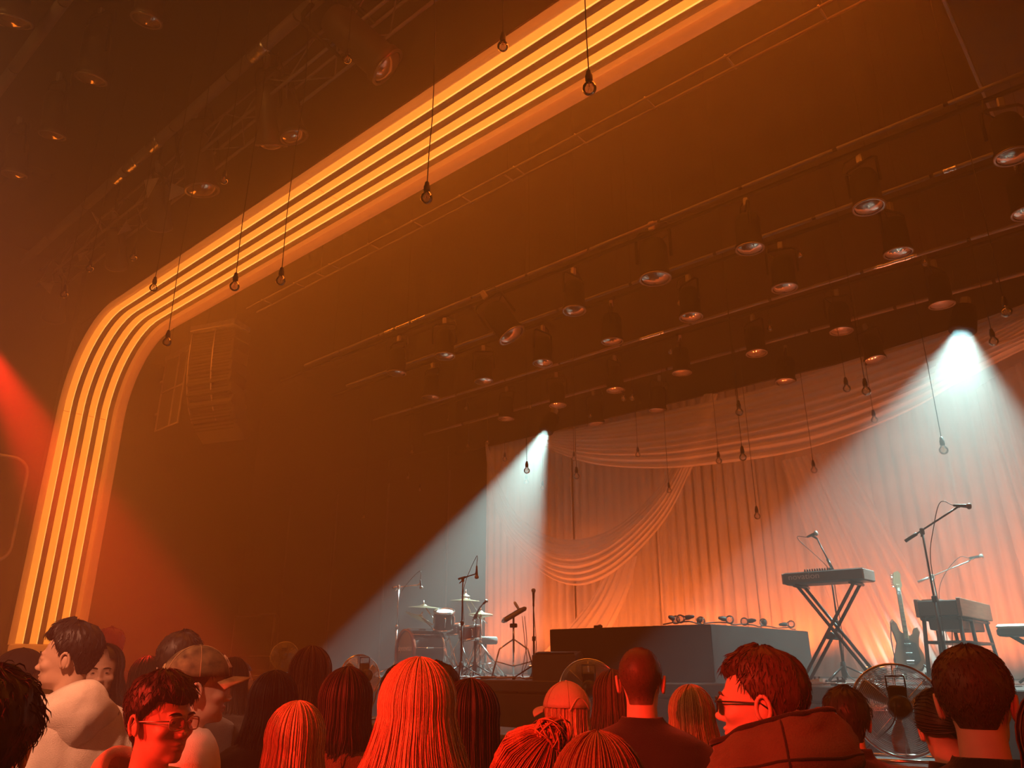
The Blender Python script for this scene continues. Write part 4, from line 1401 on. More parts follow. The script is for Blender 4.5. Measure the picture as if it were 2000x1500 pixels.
# ---- electric guitar on a stand
GY = 9.15
gp = at(1768, 1240, Y=GY)
gt = thing('electric_guitar', 'dark sunburst electric guitar standing upright between the keyboards', 'guitar', (gp.x, GY, ST_Z), R(41) - R(12))
gz = gp.z - ST_Z
M_SUNB = mat('sunburst_body', (0.22, 0.09, 0.05), 0.25, var=0.4, scale=4)
body = [(-0.03, 0.02), (-0.055, 0.045), (-0.075, 0.12), (-0.105, 0.16), (-0.13, 0.13), (-0.135, 0.07), (-0.115, 0.0), (-0.10, -0.08), (-0.125, -0.16), (-0.155, -0.25), (-0.14, -0.33), (-0.08, -0.375), (0.02, -0.385), (0.11, -0.355), (0.155, -0.28), (0.145, -0.19), (0.115, -0.11), (0.125, -0.04), (0.145, 0.03), (0.13, 0.075), (0.10, 0.07), (0.08, 0.015), (0.05, -0.01), (0.02, 0.0)]
rows = [[Vector((x * s_, y_, gz + (z_ - 0.11 if False else z_) * s_)) for x, z_ in body] for s_, y_ in ((0.93, -0.022), (1.0, -0.012), (1.0, 0.012), (0.93, 0.022))]
mb = MB().grid(rows, closed_v=True)
nb = len(body)
cen = len(mb.v)
mb.v += [(0, -0.022, gz - 0.16), (0, 0.022, gz - 0.16)]
for k in range(nb):
    q = (k + 1) % nb
    mb.f.append((k, q, cen))
    mb.f.append((3 * nb + q, 3 * nb + k, cen + 1))
mb.build('body', M_SUNB, gt, False)
nk_ = MB()
nk_.box((0.0, -0.027, gz + 0.235), (0.046, 0.022, 0.57), None, 0.006)
neck = nk_.build('neck', mat('maple_neck', (0.42, 0.28, 0.16), 0.4, stretch=(10, 10, 1)), gt, False)
for k in range(14):
    MB().box((0, -0.0395, gz - 0.03 + 0.49 * (1 - 0.9 ** k) / (1 - 0.9 ** 14)), (0.044, 0.003, 0.003)).build('fret', M_CHROME, neck, False)
hs = MB().prism([(-0.024, 0.0), (0.024, 0.0), (0.042, 0.03), (0.036, 0.10), (0.045, 0.16), (0.02, 0.185), (-0.025, 0.17), (-0.045, 0.06)], -0.036, -0.018, Matrix.Translation((0, 0, gz + 0.47))).build('headstock', mat('maple_neck', (0.42, 0.28, 0.16)), gt, False)
for k in range(6):
    MB().tube([(-0.03, -0.03, gz + 0.49 + k * 0.024), (-0.062, -0.03, gz + 0.495 + k * 0.024)], 0.006, 6).build('tuning_peg', M_CHROME, hs)
for zz in (-0.10, -0.19):
    MB().box((0, -0.03, gz + zz), (0.07, 0.012, 0.03), None, 0.004).build('pickup', M_HEADB, gt, False)
MB().box((0, -0.03, gz - 0.27), (0.075, 0.016, 0.035), None, 0.004).build('bridge', M_CHROME, gt, False)
MB().prism([(0.02, -0.05), (0.09, -0.09), (0.11, -0.25), (0.05, -0.30), (0.0, -0.22)], -0.0245, -0.0215, Matrix.Translation((0, 0, gz))).build('pickguard', M_HEADB, gt, False)
for k in range(6):
    xx = -0.016 + 0.0064 * k
    MB().tube([(xx, -0.042, gz - 0.27), (xx, -0.041, gz + 0.48)], 0.0008, 4).build('string', M_CHROME, gt)
gs = thing('guitar_stand', 'low black stand cradling the electric guitar', 'stand', (gp.x, GY, ST_Z), R(29))
for sx in (-1, 1):
    MB().tube([(0, 0.12, 0.35), (sx * 0.17, -0.06, 0.10), (sx * 0.19, -0.10, 0.014)], 0.009, 6).build('leg', M_STAND, gs)
    MB().tube([(sx * 0.10, -0.04, max(0.02, gz - 0.40)), (sx * 0.10, -0.14, max(0.03, gz - 0.40)), (sx * 0.10, -0.15, max(0.06, gz - 0.37))], 0.011, 6).build('cradle', M_RUBBER, gs)
MB().tube([(0, 0.12, 0.36), (0, 0.25, 0.014)], 0.009, 6).build('leg', M_STAND, gs)
MB().tube([(0, 0.12, 0.36), (0, 0.03, gz - 0.2)], 0.009, 6).build('back_rest', M_STAND, gs)
MB().tube(catmull([(-0.12, 0.0, gz + 0.12), (-0.15, -0.02, gz - 0.05), (-0.14, -0.02, gz - 0.3), (-0.13, 0.0, 0.1)], 16), 0.006, 5).build('strap', M_RUBBER, gt)

# ---- bench at the edge of the picture
ep = at(1990, 1231, Y=8.7)
eb = thing('keyboard_bench', 'white topped bench at the edge of the picture beyond the stage piano', 'bench', (ep.x + 0.22, ep.y, ST_Z))
hz = ep.z - ST_Z
MB().box((0, 0, hz - 0.02), (0.75, 0.34, 0.07), None, 0.015).build('seat_board', bodyM, eb, False)
MB().box((0, 0, hz + 0.03), (0.75, 0.34, 0.045), None, 0.02).build('cushion', M_HEAD, eb, False)
for sx in (-1, 1):
    for sy in (-1, 1):
        MB().tube([(sx * 0.28, sy * 0.12, hz - 0.05), (-sx * 0.28, sy * 0.14, 0.015)], 0.013, 6).build('leg', M_STAND, eb)

# ---- string of loose bulbs and cable on the riser
lsx = thing('bulb_string', 'tangled string of loose bulbs and sockets lying on the riser', 'light string', (0, 0, 0))
pts = []
for i in range(40):
    u = i / 39
    x_, y_ = (RX1 - 0.55 + 0.5 * min(1, u * 2.2) + 0.03 * math.sin(u * 31)), RY0 + 0.03 + max(0, u - 0.30) / 0.70 * 2.3 + 0.04 * math.sin(u * 23)
    pts.append((min(x_, RX1 - 0.05), y_, RZ + 0.012 + 0.02 * abs(math.sin(u * 19))))
MB().tube(catmull(pts, 160), 0.007, 5).build('cable', M_CABLE, lsx)
for k, i in enumerate((3, 9, 13, 17, 23, 29, 35)):
    q = Vector(pts[i]) + Vector((0, 0, 0.035))
    rt = Euler((1.4, 0.3 * k, k * 1.9))
    for nm, me in (('socket', bulb_sock), ('glass_globe', bulb_glass)):
        o = bpy.data.objects.new(nm, me)
        COL.objects.link(o)
        o.parent = lsx
        o.location = q
        o.rotation_euler = rt
ph = thing('phone_box', 'tiny box lying at the far corner of the riser top', 'box', (RX0 + 0.6, RY0 + 0.1, RZ), 0.3)
MB().box((0, 0, 0.015), (0.09, 0.05, 0.03), None, 0.004).build('box_body', M_RUBBER, ph, False)
MB().box((0.02, 0, 0.035), (0.03, 0.03, 0.01), None, 0.003).build('box_lid', M_GREY, ph, False)

# ---- pedals by the synthesizer
for k, (x_, Y_, lab) in enumerate([(1590, 7.25, 'small brass coloured effect pedal by the foot of the crossed stand'), (1636, 7.15, 'dark effect pedal under the synthesizer'), (1690, 7.3, 'grey power block at the stage edge beside the synthesizer')]):
    b_ = stage_pt(x_, 0, Y_)
    pd = thing('effect_pedal', lab, 'pedal', b_, 0.3 * k)
    MB().prism([(-0.06, 0.0), (0.06, 0.0), (0.06, 0.055), (-0.06, 0.035)], -0.04, 0.04).build('pedal_case', [M_BRASS, M_STAND, M_GREY][k], pd, False)
    for sx in (-0.02, 0.02):
        MB().lathe([(0.0, 0.04), (0.009, 0.04), (0.009, 0.068), (0, 0.07)], 8, Matrix.Translation((sx + 0.02, 0.015, 0)), cap=False).build('knob', M_RUBBER, pd)
a, b = stage_pt(1580, 0, 7.1), stage_pt(1720, 0, 7.1)
pts = [(a.x + (b.x - a.x) * i / 50 + 0.06 * math.sin(i * 0.9), 7.12 + 0.08 * math.sin(i * 0.7), ST_Z + 0.011 + 0.01 * abs(math.sin(i * 0.5))) for i in range(51)]
tag(MB().tube(catmull(pts, 160), 0.008, 6).build('cable_tangle', mat('grey_cable', (0.30, 0.27, 0.25), 0.35)), 'tangle of cables on the deck under the synthesizer', 'cable')

# ---- thin rectangular frame in the wing
fr = thing('scenery_frame', 'thin pale rectangular frame standing in the dark wing', 'frame', (0, 0, 0))
c = [at(460, 1206, Y=11.3), at(541, 1199, Y=11.3), at(527, 1282, Y=11.3), at(452, 1281, Y=11.3)]
xa, xb, zt_, zb2 = -19.7, -17.8, 2.83, 1.83
for (p0, p1, r_) in (((xa, zt_), (xb + 0.08, zt_), 0.03), ((xa, zb2), (xb, zb2), 0.02), ((xa, zt_), (xa, zb2), 0.018), ((xb, zt_), (xb, zb2), 0.03)):
    MB().tube([(p0[0], 11.3, p0[1]), (p1[0], 11.3, p1[1])], r_, 6).build('frame_bar', M_SPKEDGE, fr)
for sx in (xa, xb):
    MB().tube([(sx, 11.3, zb2), (sx, 11.3, ST_Z)], 0.02, 6).build('leg', M_STAND, fr)
MB().box(((xa + xb) / 2, 11.32, (zt_ + zb2) / 2), (xb - xa, 0.015, zt_ - zb2)).build('black_infill', M_BLACK, fr, False)


# ------------------------------------------------------------------ floor fans
def fan(label, x, y, Y, dia, yaw, tilt, base_z, blur=False):
    p = at(x, y, Y=Y)
    t = thing('floor_fan', label, 'fan', (p.x, p.y, base_z), yaw)
    hz = p.z - base_z
    M = Matrix.Translation((0, 0, hz)) @ Matrix.Rotation(tilt, 4, 'X') @ Matrix.Rotation(PI / 2, 4, 'X')   # axis -y, front = +z
    Rr = dia / 2

    def ringpts(r, z, n=48):
        return [M @ Vector((r * math.cos(2 * PI * k / n), r * math.sin(2 * PI * k / n), z)) for k in range(n)]

    MB().tube(ringpts(Rr, 0.0), 0.009, 8, closed=True).build('rim', M_CHROME, t)
    for sgn, nm in ((1, 'front_guard'), (-1, 'rear_guard')):
        g = MB()
        for k in range(1, 22):
            r = Rr * (0.2 + 0.8 * k / 22)
            z = sgn * (0.085 * math.sqrt(max(0, 1 - (r / Rr) ** 2.5)) + 0.004)
            g.tube(ringpts(r, z, 40), 0.0015, 4, closed=True)
        for k in range(8):
            a = 2 * PI * k / 8
            g.tube([M @ Vector((r * math.cos(a), r * math.sin(a), sgn * (0.085 * math.sqrt(max(0, 1 - (r / Rr) ** 2.5)) + 0.006))) for r in np.linspace(Rr * 0.15, Rr, 7)], 0.0028, 5)
        g.build(nm, M_CHROME, t)
    MB().lathe([(0.0, 0.082), (0.05, 0.085), (0.055, 0.09), (0.0, 0.095)], 20, M, cap=False).build('badge', M_CHROME, t)
    # motor on the audience side
    MB().lathe([(0.0, -0.22), (0.055, -0.215), (0.07, -0.19), (0.07, -0.09), (0.05, -0.05), (0.0, -0.04)], 20, M, cap=False).build('motor', M_STAND, t)
    MB().box(M @ Vector((0, 0.085, -0.12)), (0.11, 0.06, 0.09), Matrix.Rotation(tilt, 4, 'X'), 0.012).build('control_box', M_STAND, t, False)
    MB().tube([M @ Vector(q) for q in ((-0.055, 0.10, -0.12), (-0.055, 0.19, -0.12), (0.055, 0.19, -0.12), (0.055, 0.10, -0.12))], 0.006, 6).build('handle', M_STAND, t)
    for k in range(3):
        a0 = 2 * PI * k / 3 + 0.4
        rows = []
        for i in range(9):
            r = Rr * (0.13 + 0.78 * i / 8)
            w = 0.55 * (0.5 + 0.5 * math.sin(PI * (0.15 + 0.75 * i / 8)))
            rows.append([M @ Vector((r * math.cos(a0 + w * u), r * math.sin(a0 + w * u), 0.03 * (0.5 - u) * 1.6)) for u in np.linspace(0, 1, 5)])
        MB().grid(rows).build('blade', M_GREY, t, solid=0.002)
    MB().lathe([(0.0, -0.03), (0.05, -0.03), (0.05, 0.03), (0.0, 0.04)], 16, M, cap=False).build('hub', M_STAND, t)
    for sx in (-1, 1):
        MB().tube([(sx * (Rr + 0.01), 0, hz), (sx * (Rr * 0.95), -0.05, hz * 0.45), (sx * Rr * 0.8, -0.16, 0.014), (sx * Rr * 0.8, 0.18, 0.014)], 0.011, 8).build('leg', M_CHROME, t)
    for yy in (-0.16, 0.18):
        MB().tube([(-Rr * 0.8, yy, 0.014), (Rr * 0.8, yy, 0.014)], 0.011, 8).build('base_bar', M_CHROME, t)
    MB().tube(catmull([M @ Vector((0.02, 0.05, -0.2)), M @ Vector((0.06, -0.1, -0.25)), Vector((Rr * 0.6, -0.12, 0.1)), Vector((Rr, -0.1, 0.01))], 16), 0.004, 5).build('cable', M_CABLE, t)
    return t


AZ41 = R(41)
fan('large chrome cage fan on the ledge in front of the guitar', 1755, 1386, 5.72, 0.56, R(200), R(8), LEDGE_Z)
fan('chrome cage fan on the ledge between the beige cap and the shaven man', 1150, 1348, 5.75, 0.50, R(218), R(6), LEDGE_Z)
fan('tilted chrome cage fan on the ledge left of the drum kit', 703, 1322, 5.75, 0.46, R(255), R(6), LEDGE_Z)
fan('faint cage fan on the stage deck before the scenery frame', 556, 1281, 8.3, 0.48, R(230), R(4), ST_Z)
# ------------------------------------------------------------------ the crowd
HC = 1.605   # height of the head centre of the standing figure


def ell(p, c, r):
    q = (p - np.array(c)) / np.array(r)
    k0 = np.sqrt((q * q).sum(-1)) + 1e-9
    k1 = np.sqrt(((q / np.array(r)) ** 2).sum(-1)) + 1e-9
    return k0 * (k0 - 1.0) / k1


def smin(a, b, k):
    h = np.clip(0.5 + 0.5 * (b - a) / k, 0, 1)
    return b * (1 - h) + a * h - k * h * (1 - h)


def capsule(p, a, b, r0, r1):
    a, b = np.array(a), np.array(b)
    t = np.clip(((p - a) @ (b - a)) / ((b - a) @ (b - a)), 0, 1)
    return np.sqrt(((p - (a + t[..., None] * (b - a))) ** 2).sum(-1)) - (r0 + (r1 - r0) * t)


def head_field(p):
    d = ell(p, (0, 0.018, 0.03), (0.075, 0.095, 0.087))
    d = smin(d, ell(p, (0, -0.028, -0.02), (0.060, 0.064, 0.088)), 0.03)
    d = smin(d, ell(p, (0, -0.034, -0.072), (0.050, 0.050, 0.042)), 0.02)
    d = smin(d, ell(p, (0, -0.072, -0.100), (0.020, 0.017, 0.016)), 0.02)
    for s in (-1, 1):
        d = smin(d, ell(p, (s * 0.042, -0.060, -0.028), (0.022, 0.022, 0.018)), 0.015)
        d = smin(d, ell(p, (s * 0.012, -0.097, -0.038), (0.009, 0.011, 0.008)), 0.006)
        so = ell(p, (s * 0.031, -0.099, 0.001), (0.019, 0.015, 0.012))
        d = -smin(-d, so, 0.010)
        d = smin(d, ell(p, (s * 0.031, -0.078, 0.000), (0.0135, 0.0125, 0.0115)), 0.003)
    d = smin(d, ell(p, (0, -0.084, 0.018), (0.046, 0.011, 0.009)), 0.012)
    d = smin(d, ell(p, (0, -0.094, -0.010), (0.009, 0.014, 0.028)), 0.010)
    d = smin(d, ell(p, (0, -0.104, -0.034), (0.012, 0.013, 0.011)), 0.008)
    d = smin(d, ell(p, (0, -0.087, -0.063), (0.021, 0.011, 0.006)), 0.004)
    d = smin(d, ell(p, (0, -0.085, -0.075), (0.018, 0.011, 0.0065)), 0.004)
    d = smin(d, capsule(p, (0, 0.022, -0.04), (0, 0.034, -0.20), 0.052, 0.058), 0.022)
    d = smin(d, ell(p, (0, 0.03, -0.245), (0.15, 0.075, 0.055)), 0.05)
    return d


def head_rings(inflate=0.0, nz=76, na=84, zlo=-0.255, rmax=0.24):
    zs = np.concatenate([np.linspace(0.1165, 0.085, 10), np.linspace(0.08, -0.125, nz - 22), np.linspace(-0.13, zlo, 12)])
    al = np.linspace(0, 2 * PI, na, endpoint=False)
    rs = np.linspace(0.0, rmax, 200)
    out = []
    for z in zs:
        y0 = 0.015 + 0.02 * smoothstep(-0.08, -0.18, z) if z < 0.06 else 0.018
        A, Rg = np.meshgrid(al, rs, indexing='ij')
        P = np.stack([Rg * np.sin(A), y0 - Rg * np.cos(A), np.full_like(A, z)], -1)
        f = head_field(P) - inflate
        ins = f < 0
        idx = np.where(ins.any(1), ins.shape[1] - 1 - np.argmax(ins[:, ::-1], axis=1), 0)
        i1 = np.minimum(idx + 1, len(rs) - 1)
        f0, f1 = f[np.arange(na), idx], f[np.arange(na), i1]
        t = np.where((f1 > 0) & (f0 < 0), f0 / (f0 - f1 + 1e-12), 0)
        r = np.maximum(rs[idx] + t * (rs[1] - rs[0]), 0.002)
        out.append(np.stack([r * np.sin(al), y0 - r * np.cos(al), np.full(na, z)], -1))
    return np.array(out)


HEAD = head_rings()


def template_body():
    mb = MB()
    rows = [[Vector(v) + Vector((0, 0, HC)) for v in ring] for ring in HEAD]
    mb.grid(rows, closed_v=True)
    na = len(rows[0])
    mb.f.append(tuple(range(na)))
    # ears
    for s in (-1, 1):
        pts = []
        for k in range(14):
            a = R(-60 + 300 * k / 13)
            pts.append((s * (0.079 + 0.008 * (0.5 + 0.5 * math.sin(a))), 0.020 + 0.017 * math.cos(a + PI), HC - 0.012 + 0.031 * math.sin(a) * (1.0 if math.sin(a) > 0 else 0.9)))
        mb.tube(pts, 0.0055, 6)
        n0 = len(mb.v)
        mb.lathe([(0.0, -1), (0.7, -0.7), (1.0, 0), (0.7, 0.7), (0.0, 1)], 10, Matrix.Translation((s * 0.077, 0.018, HC - 0.013)) @ Matrix.Diagonal((0.008, 0.016, 0.027, 1)), cap=False)
    # trunk, arms and legs
    tr = [(1.40, 0.12, 0.07), (1.36, 0.165, 0.09), (1.25, 0.165, 0.10), (1.08, 0.135, 0.09), (0.95, 0.155, 0.10), (0.84, 0.16, 0.105)]
    rows = [[Vector((w * math.cos(a), 0.02 + d * math.sin(a), z)) for a in np.linspace(0, 2 * PI, 24, endpoint=False)] for z, w, d in tr]
    mb.grid(rows, closed_v=True)
    for s in (-1, 1):
        mb.tube([(s * 0.13, 0.02, 1.37), (s * 0.20, 0.02, 1.33), (s * 0.235, 0.03, 1.10), (s * 0.245, -0.03, 0.86)], [0.05, 0.052, 0.042, 0.028], 12)
        # hand: palm, four fingers and a thumb
        w = Vector((s * 0.245, -0.035, 0.85))
        mb.lathe([(0.0, 0.012), (0.75, 0.0), (1.0, -0.04), (1.05, -0.075), (0.8, -0.095), (0.0, -0.1)], 12, Matrix.Translation(w) @ Matrix.Diagonal((0.017, 0.038, 1.0, 1)), cap=False)
        for k, ln in enumerate((0.072, 0.08, 0.075, 0.058)):
            b = w + Vector((0, -0.030 + 0.020 * k, -0.088))
            mb.tube([b, b + Vector((-s * 0.004, 0, -ln * 0.45)), b + Vector((-s * 0.016, 0, -ln * 0.8)), b + Vector((-s * 0.028, 0, -ln))], [0.0092, 0.0088, 0.008, 0.006], 8)
        b = w + Vector((0, -0.034, -0.03))
        mb.tube([b, b + Vector((-s * 0.012, -0.022, -0.03)), b + Vector((-s * 0.018, -0.026, -0.062))], [0.012, 0.0105, 0.008], 8)
        mb.tube([(s * 0.085, 0.02, 0.90), (s * 0.095, 0.015, 0.50), (s * 0.10, 0.035, 0.10), (s * 0.10, 0.03, 0.04)], [0.085, 0.058, 0.040, 0.042], 12)
    return mb.mesh('body')


BODY = template_body()
BODY.polygons.foreach_set('use_smooth', [True] * len(BODY.polygons))
BODY.materials.append(None)


BODY_TW = {0: BODY}


def twisted_body(deg):
    if deg not in BODY_TW:
        me = BODY.copy()
        n = len(me.vertices)
        co = np.empty(n * 3, dtype=np.float32)
        me.vertices.foreach_get('co', co)
        co = co.reshape(-1, 3)
        w = np.clip((co[:, 2] - (HC - 0.19)) / 0.10, 0, 1)
        w[(np.abs(co[:, 0]) > 0.12) | (co[:, 2] < 1.38)] = 0
        an = R(deg) * w
        x, y = co[:, 0].copy(), co[:, 1] - 0.03
        co[:, 0] = x * np.cos(an) - y * np.sin(an)
        co[:, 1] = x * np.sin(an) + y * np.cos(an) + 0.03
        me.vertices.foreach_set('co', co.reshape(-1))
        me.update()
        BODY_TW[deg] = me
    return BODY_TW[deg]


def remeshed(mb, voxel, smooth=6, name='garment', fold=0.0, seed=0, fscale=9.0, stretch=(1, 1, 0.35)):
    me = mb.mesh(name)
    o = bpy.data.objects.new('tmp', me)
    COL.objects.link(o)
    m = o.modifiers.new('r', 'REMESH')
    m.mode = 'VOXEL'
    m.voxel_size = voxel
    m2 = o.modifiers.new('s', 'SMOOTH')
    m2.factor = 0.5
    m2.iterations = smooth
    dg = bpy.context.evaluated_depsgraph_get()
    out = bpy.data.meshes.new_from_object(o.evaluated_get(dg))
    bpy.data.objects.remove(o)
    bpy.data.meshes.remove(me)
    if fold:
        nv = len(out.vertices)
        co, no = np.empty(nv * 3, dtype=np.float32), np.empty(nv * 3, dtype=np.float32)
        out.vertices.foreach_get('co', co)
        out.vertices.foreach_get('normal', no)
        co, no = co.reshape(-1, 3), no.reshape(-1, 3)
        for i in range(nv):
            c = Vector(co[i].tolist())
            n = mnoise.noise(Vector((c.x * fscale * stretch[0] + seed, c.y * fscale * stretch[1], c.z * fscale * stretch[2] + 0.6 * c.x * fscale)))
            n2 = mnoise.noise(Vector((c.x * fscale * 2.1 + seed, c.y * fscale * 2.1, c.z * fscale * 0.9)))
            co[i] += no[i] * (fold * (n + 0.4 * n2))
    if fold:
        out.vertices.foreach_set('co', co.reshape(-1))
        out.update()
    out.name = name
    out.polygons.foreach_set('use_smooth', [True] * len(out.polygons))
    out.materials.clear()
    out.materials.append(None)
    return out


def garment(kind, wide=1.0, seed=0):
    mb = MB()
    g = {'tee': 0.012, 'shirt': 0.014, 'hoodie': 0.026, 'jacket': 0.030, 'big': 0.05}[kind]
    tr = [(1.462, 0.070, 0.068), (1.448, 0.095, 0.078), (1.432, 0.135, 0.090), (1.405, 0.175, 0.100), (1.36, 0.195, 0.112), (1.25, 0.188, 0.122), (1.08, 0.165, 0.115), (0.95, 0.175, 0.12), (0.86, 0.182, 0.125)]
    rows = []
    for z, w, d in tr:
        row = []
        for a in np.linspace(0, 2 * PI, 32, endpoint=False):
            c, s = math.cos(a), math.sin(a)
            row.append(Vector((math.copysign(abs(c) ** 0.85, c) * (w * wide + g), 0.028 + s * (d + g), z + (0.004 if z > 1.4 else 0))))
        rows.append(row)
    mb.grid(rows, closed_v=True)
    n = 32
    base = len(mb.v) - n * len(rows)
    mb.f.append(tuple(base + k for k in range(n)))
    mb.f.append(tuple(base + (len(rows) - 1) * n + k for k in range(n))[::-1])
    for s in (-1, 1):
        if kind == 'tee':
            mb.tube([(s * 0.13 * wide, 0.025, 1.375), (s * 0.215 * wide, 0.025, 1.335), (s * 0.25 * wide, 0.03, 1.16)], [0.06, 0.068, 0.068], 14)
        else:
            e = g * 0.8
            mb.tube([(s * 0.13 * wide, 0.025, 1.37), (s * 0.205 * wide, 0.025, 1.335), (s * 0.25 * wide, 0.035, 1.10), (s * 0.255 * wide, -0.01, 0.95), (s * 0.255 * wide, -0.035, 0.87)], [0.055 + e, 0.062 + e, 0.052 + e, 0.045 + e, 0.036 + e], 14)
    if kind in ('jacket', 'shirt'):
        h = 0.05 if kind == 'jacket' else 0.03
        rows = []
        for rr, z in ((0.080, 1.44), (0.076, 1.462 + h), (0.064, 1.462 + h), (0.062, 1.44)):
            rows.append([Vector((rr * 1.02 * math.cos(a), 0.03 + rr * math.sin(a), z - 0.018 * max(0, -math.sin(a)))) for a in np.linspace(0, 2 * PI, 28, endpoint=False)])
        mb.grid(rows, closed_u=True, closed_v=True)
    if kind == 'big':
        # tall collar and a heavy hood standing off the nape
        rows = []
        for rr, z in ((0.135, 1.40), (0.128, 1.50), (0.118, 1.555), (0.098, 1.55), (0.10, 1.42)):
            rows.append([Vector((rr * math.cos(a), 0.035 + rr * 1.05 * math.sin(a), z + 0.05 * math.sin(a))) for a in np.linspace(0, 2 * PI, 32, endpoint=False)])
        mb.grid(rows, closed_u=True, closed_v=True)
    fold = {'tee': 0.005, 'shirt': 0.005, 'hoodie': 0.012, 'jacket': 0.011, 'big': 0.016}[kind]
    vox = {'big': 0.012, 'hoodie': 0.012, 'jacket': 0.011, 'shirt': 0.010, 'tee': 0.012}[kind]
    return remeshed(mb, vox, 5 if kind != 'shirt' else 3, 'garment', fold, seed)


GARM = {}


def trousers_mesh():
    mb = MB()
    rows = []
    for z, w, d in ((0.98, 0.165, 0.115), (0.90, 0.18, 0.125), (0.82, 0.178, 0.12), (0.78, 0.17, 0.11)):
        rows.append([Vector((w * math.cos(a), 0.025 + d * math.sin(a), z)) for a in np.linspace(0, 2 * PI, 24, endpoint=False)])
    mb.grid(rows, closed_v=True)
    b = len(mb.v) - 96
    mb.f.append(tuple(b + k for k in range(24)))
    mb.f.append(tuple(b + 72 + k for k in range(24))[::-1])
    for s in (-1, 1):
        mb.tube([(s * 0.085, 0.025, 0.85), (s * 0.097, 0.02, 0.50), (s * 0.10, 0.035, 0.06)], [0.10, 0.075, 0.062], 14)
    return remeshed(mb, 0.022, 3, 'trousers', 0.006, 3)


TROUSERS = trousers_mesh()
sh = MB()
sh.lathe([(0.0, -1), (0.75, -0.95), (1.0, -0.5), (0.95, 0.1), (0.6, 0.7), (0.0, 1)], 16, Matrix.Translation((0, -0.045, 0.045)) @ Matrix.Diagonal((0.045, 0.125, 0.045, 1)), cap=False)
SHOE = sh.mesh('shoe')
SHOE.polygons.foreach_set('use_smooth', [True] * len(SHOE.polygons))
SHOE.materials.append(None)

M_SKIN = [mat('skin_fair', (0.62, 0.40, 0.31), 0.5, var=0.06, scale=20, spec=0.3), mat('skin_tan', (0.50, 0.31, 0.22), 0.5, var=0.06, scale=20, spec=0.3)]
HAIRC = {'black': (0.014, 0.010, 0.009), 'dark': (0.030, 0.018, 0.013), 'brown': (0.09, 0.045, 0.028), 'auburn': (0.16, 0.06, 0.03), 'blonde': (0.58, 0.38, 0.20), 'ginger': (0.42, 0.17, 0.07)}


def hair_mat(c):
    return mat('hair_' + c, HAIRC[c], 0.5, var=0.35, scale=60, spec=0.3, stretch=(6, 6, 0.6))


def cloth(name, c, rough=0.85):
    return mat('cloth_' + name, c, rough, var=0.12, scale=10, bump=0.35, bscale=260, spec=0.15, sheen=0.2)


def nz3(a, b, c=0.0):
    return mnoise.noise(Vector((a, b, c)))


def skull(a, el, inf=0.0):
    """point on the hair-covered skull in azimuth a (0 = face) and elevation el"""
    c = math.cos(el)
    return Vector(((0.077 + inf) * c * math.sin(a), 0.016 - (0.098 + inf) * c * math.cos(a), HC + 0.028 + (0.090 + inf) * math.sin(el)))


def long_path(a, seed, L, flare, inf, wave, n=24, back=0.0):
    pts = []
    side = math.sin(a)
    el1 = R(-12)
    for k in range(n):
        s = k / (n - 1)
        if s < 0.42:
            u = s / 0.42
            el = R(87) + (el1 - R(87)) * u
            p = skull(a, el, inf)
            p.x += 0.0
        else:
            u = (s - 0.42) / 0.58
            p0 = skull(a, el1, inf)
            d = Vector((math.sin(a), -math.cos(a), 0))
            out = flare * (u ** 1.2)
            p = p0 + Vector((d.x * out, d.y * out * 0.75 + back * u, -(L) * u))
            w = wave * u
            p += Vector((w * nz3(a * 2.3 + seed, u * 3.0), w * nz3(a * 2.1 + seed + 9, u * 3.0), 0))
        pts.append(p)
    return pts


def ribbons(mb, paths, radii):
    groups = {}
    for p, r in zip(paths, radii):
        groups.setdefault(len(p), []).append((p, r))
    for m, lst in groups.items():
        P = np.array([[tuple(q) for q in p] for p, _ in lst])          # n, m, 3
        rr = np.array([r for _, r in lst])
        T = np.gradient(P, axis=1)
        T /= np.linalg.norm(T, axis=2, keepdims=True) + 1e-9
        ref = np.cross(P[:, -1] - P[:, 0], np.array([0.0, 0.0, 1.0]))
        ln = np.linalg.norm(ref, axis=1, keepdims=True)
        ref = np.where(ln > 1e-4, ref / (ln + 1e-9), np.array([1.0, 0, 0]))[:, None, :]
        S = np.cross(T, np.broadcast_to(ref, T.shape)) + 1e-6
        S /= np.linalg.norm(S, axis=2, keepdims=True) + 1e-9
        U = np.cross(S, T)
        k = np.arange(m)
        pr = np.where(k < m - 1, 0.7 + 0.6 * np.sin(PI * np.minimum(1, 0.15 + k / (m - 1))), 0.2)
        rad = rr[:, None, None] * pr[None, :, None]
        n = len(lst)
        V = np.stack([P + rad * (S * math.cos(a) + U * math.sin(a)) for a in (0.0, 2.094, 4.189)], axis=2).reshape(-1, 3)
        base = len(mb.v)
        i0 = (np.arange(n)[:, None] * m * 3 + np.arange(m - 1)[None, :] * 3).reshape(-1) + base
        F = np.concatenate([np.stack([i0 + c, i0 + (c + 1) % 3, i0 + 3 + (c + 1) % 3, i0 + 3 + c], 1) for c in range(3)])
        mb.v += V.tolist()
        mb.f += F.tolist()


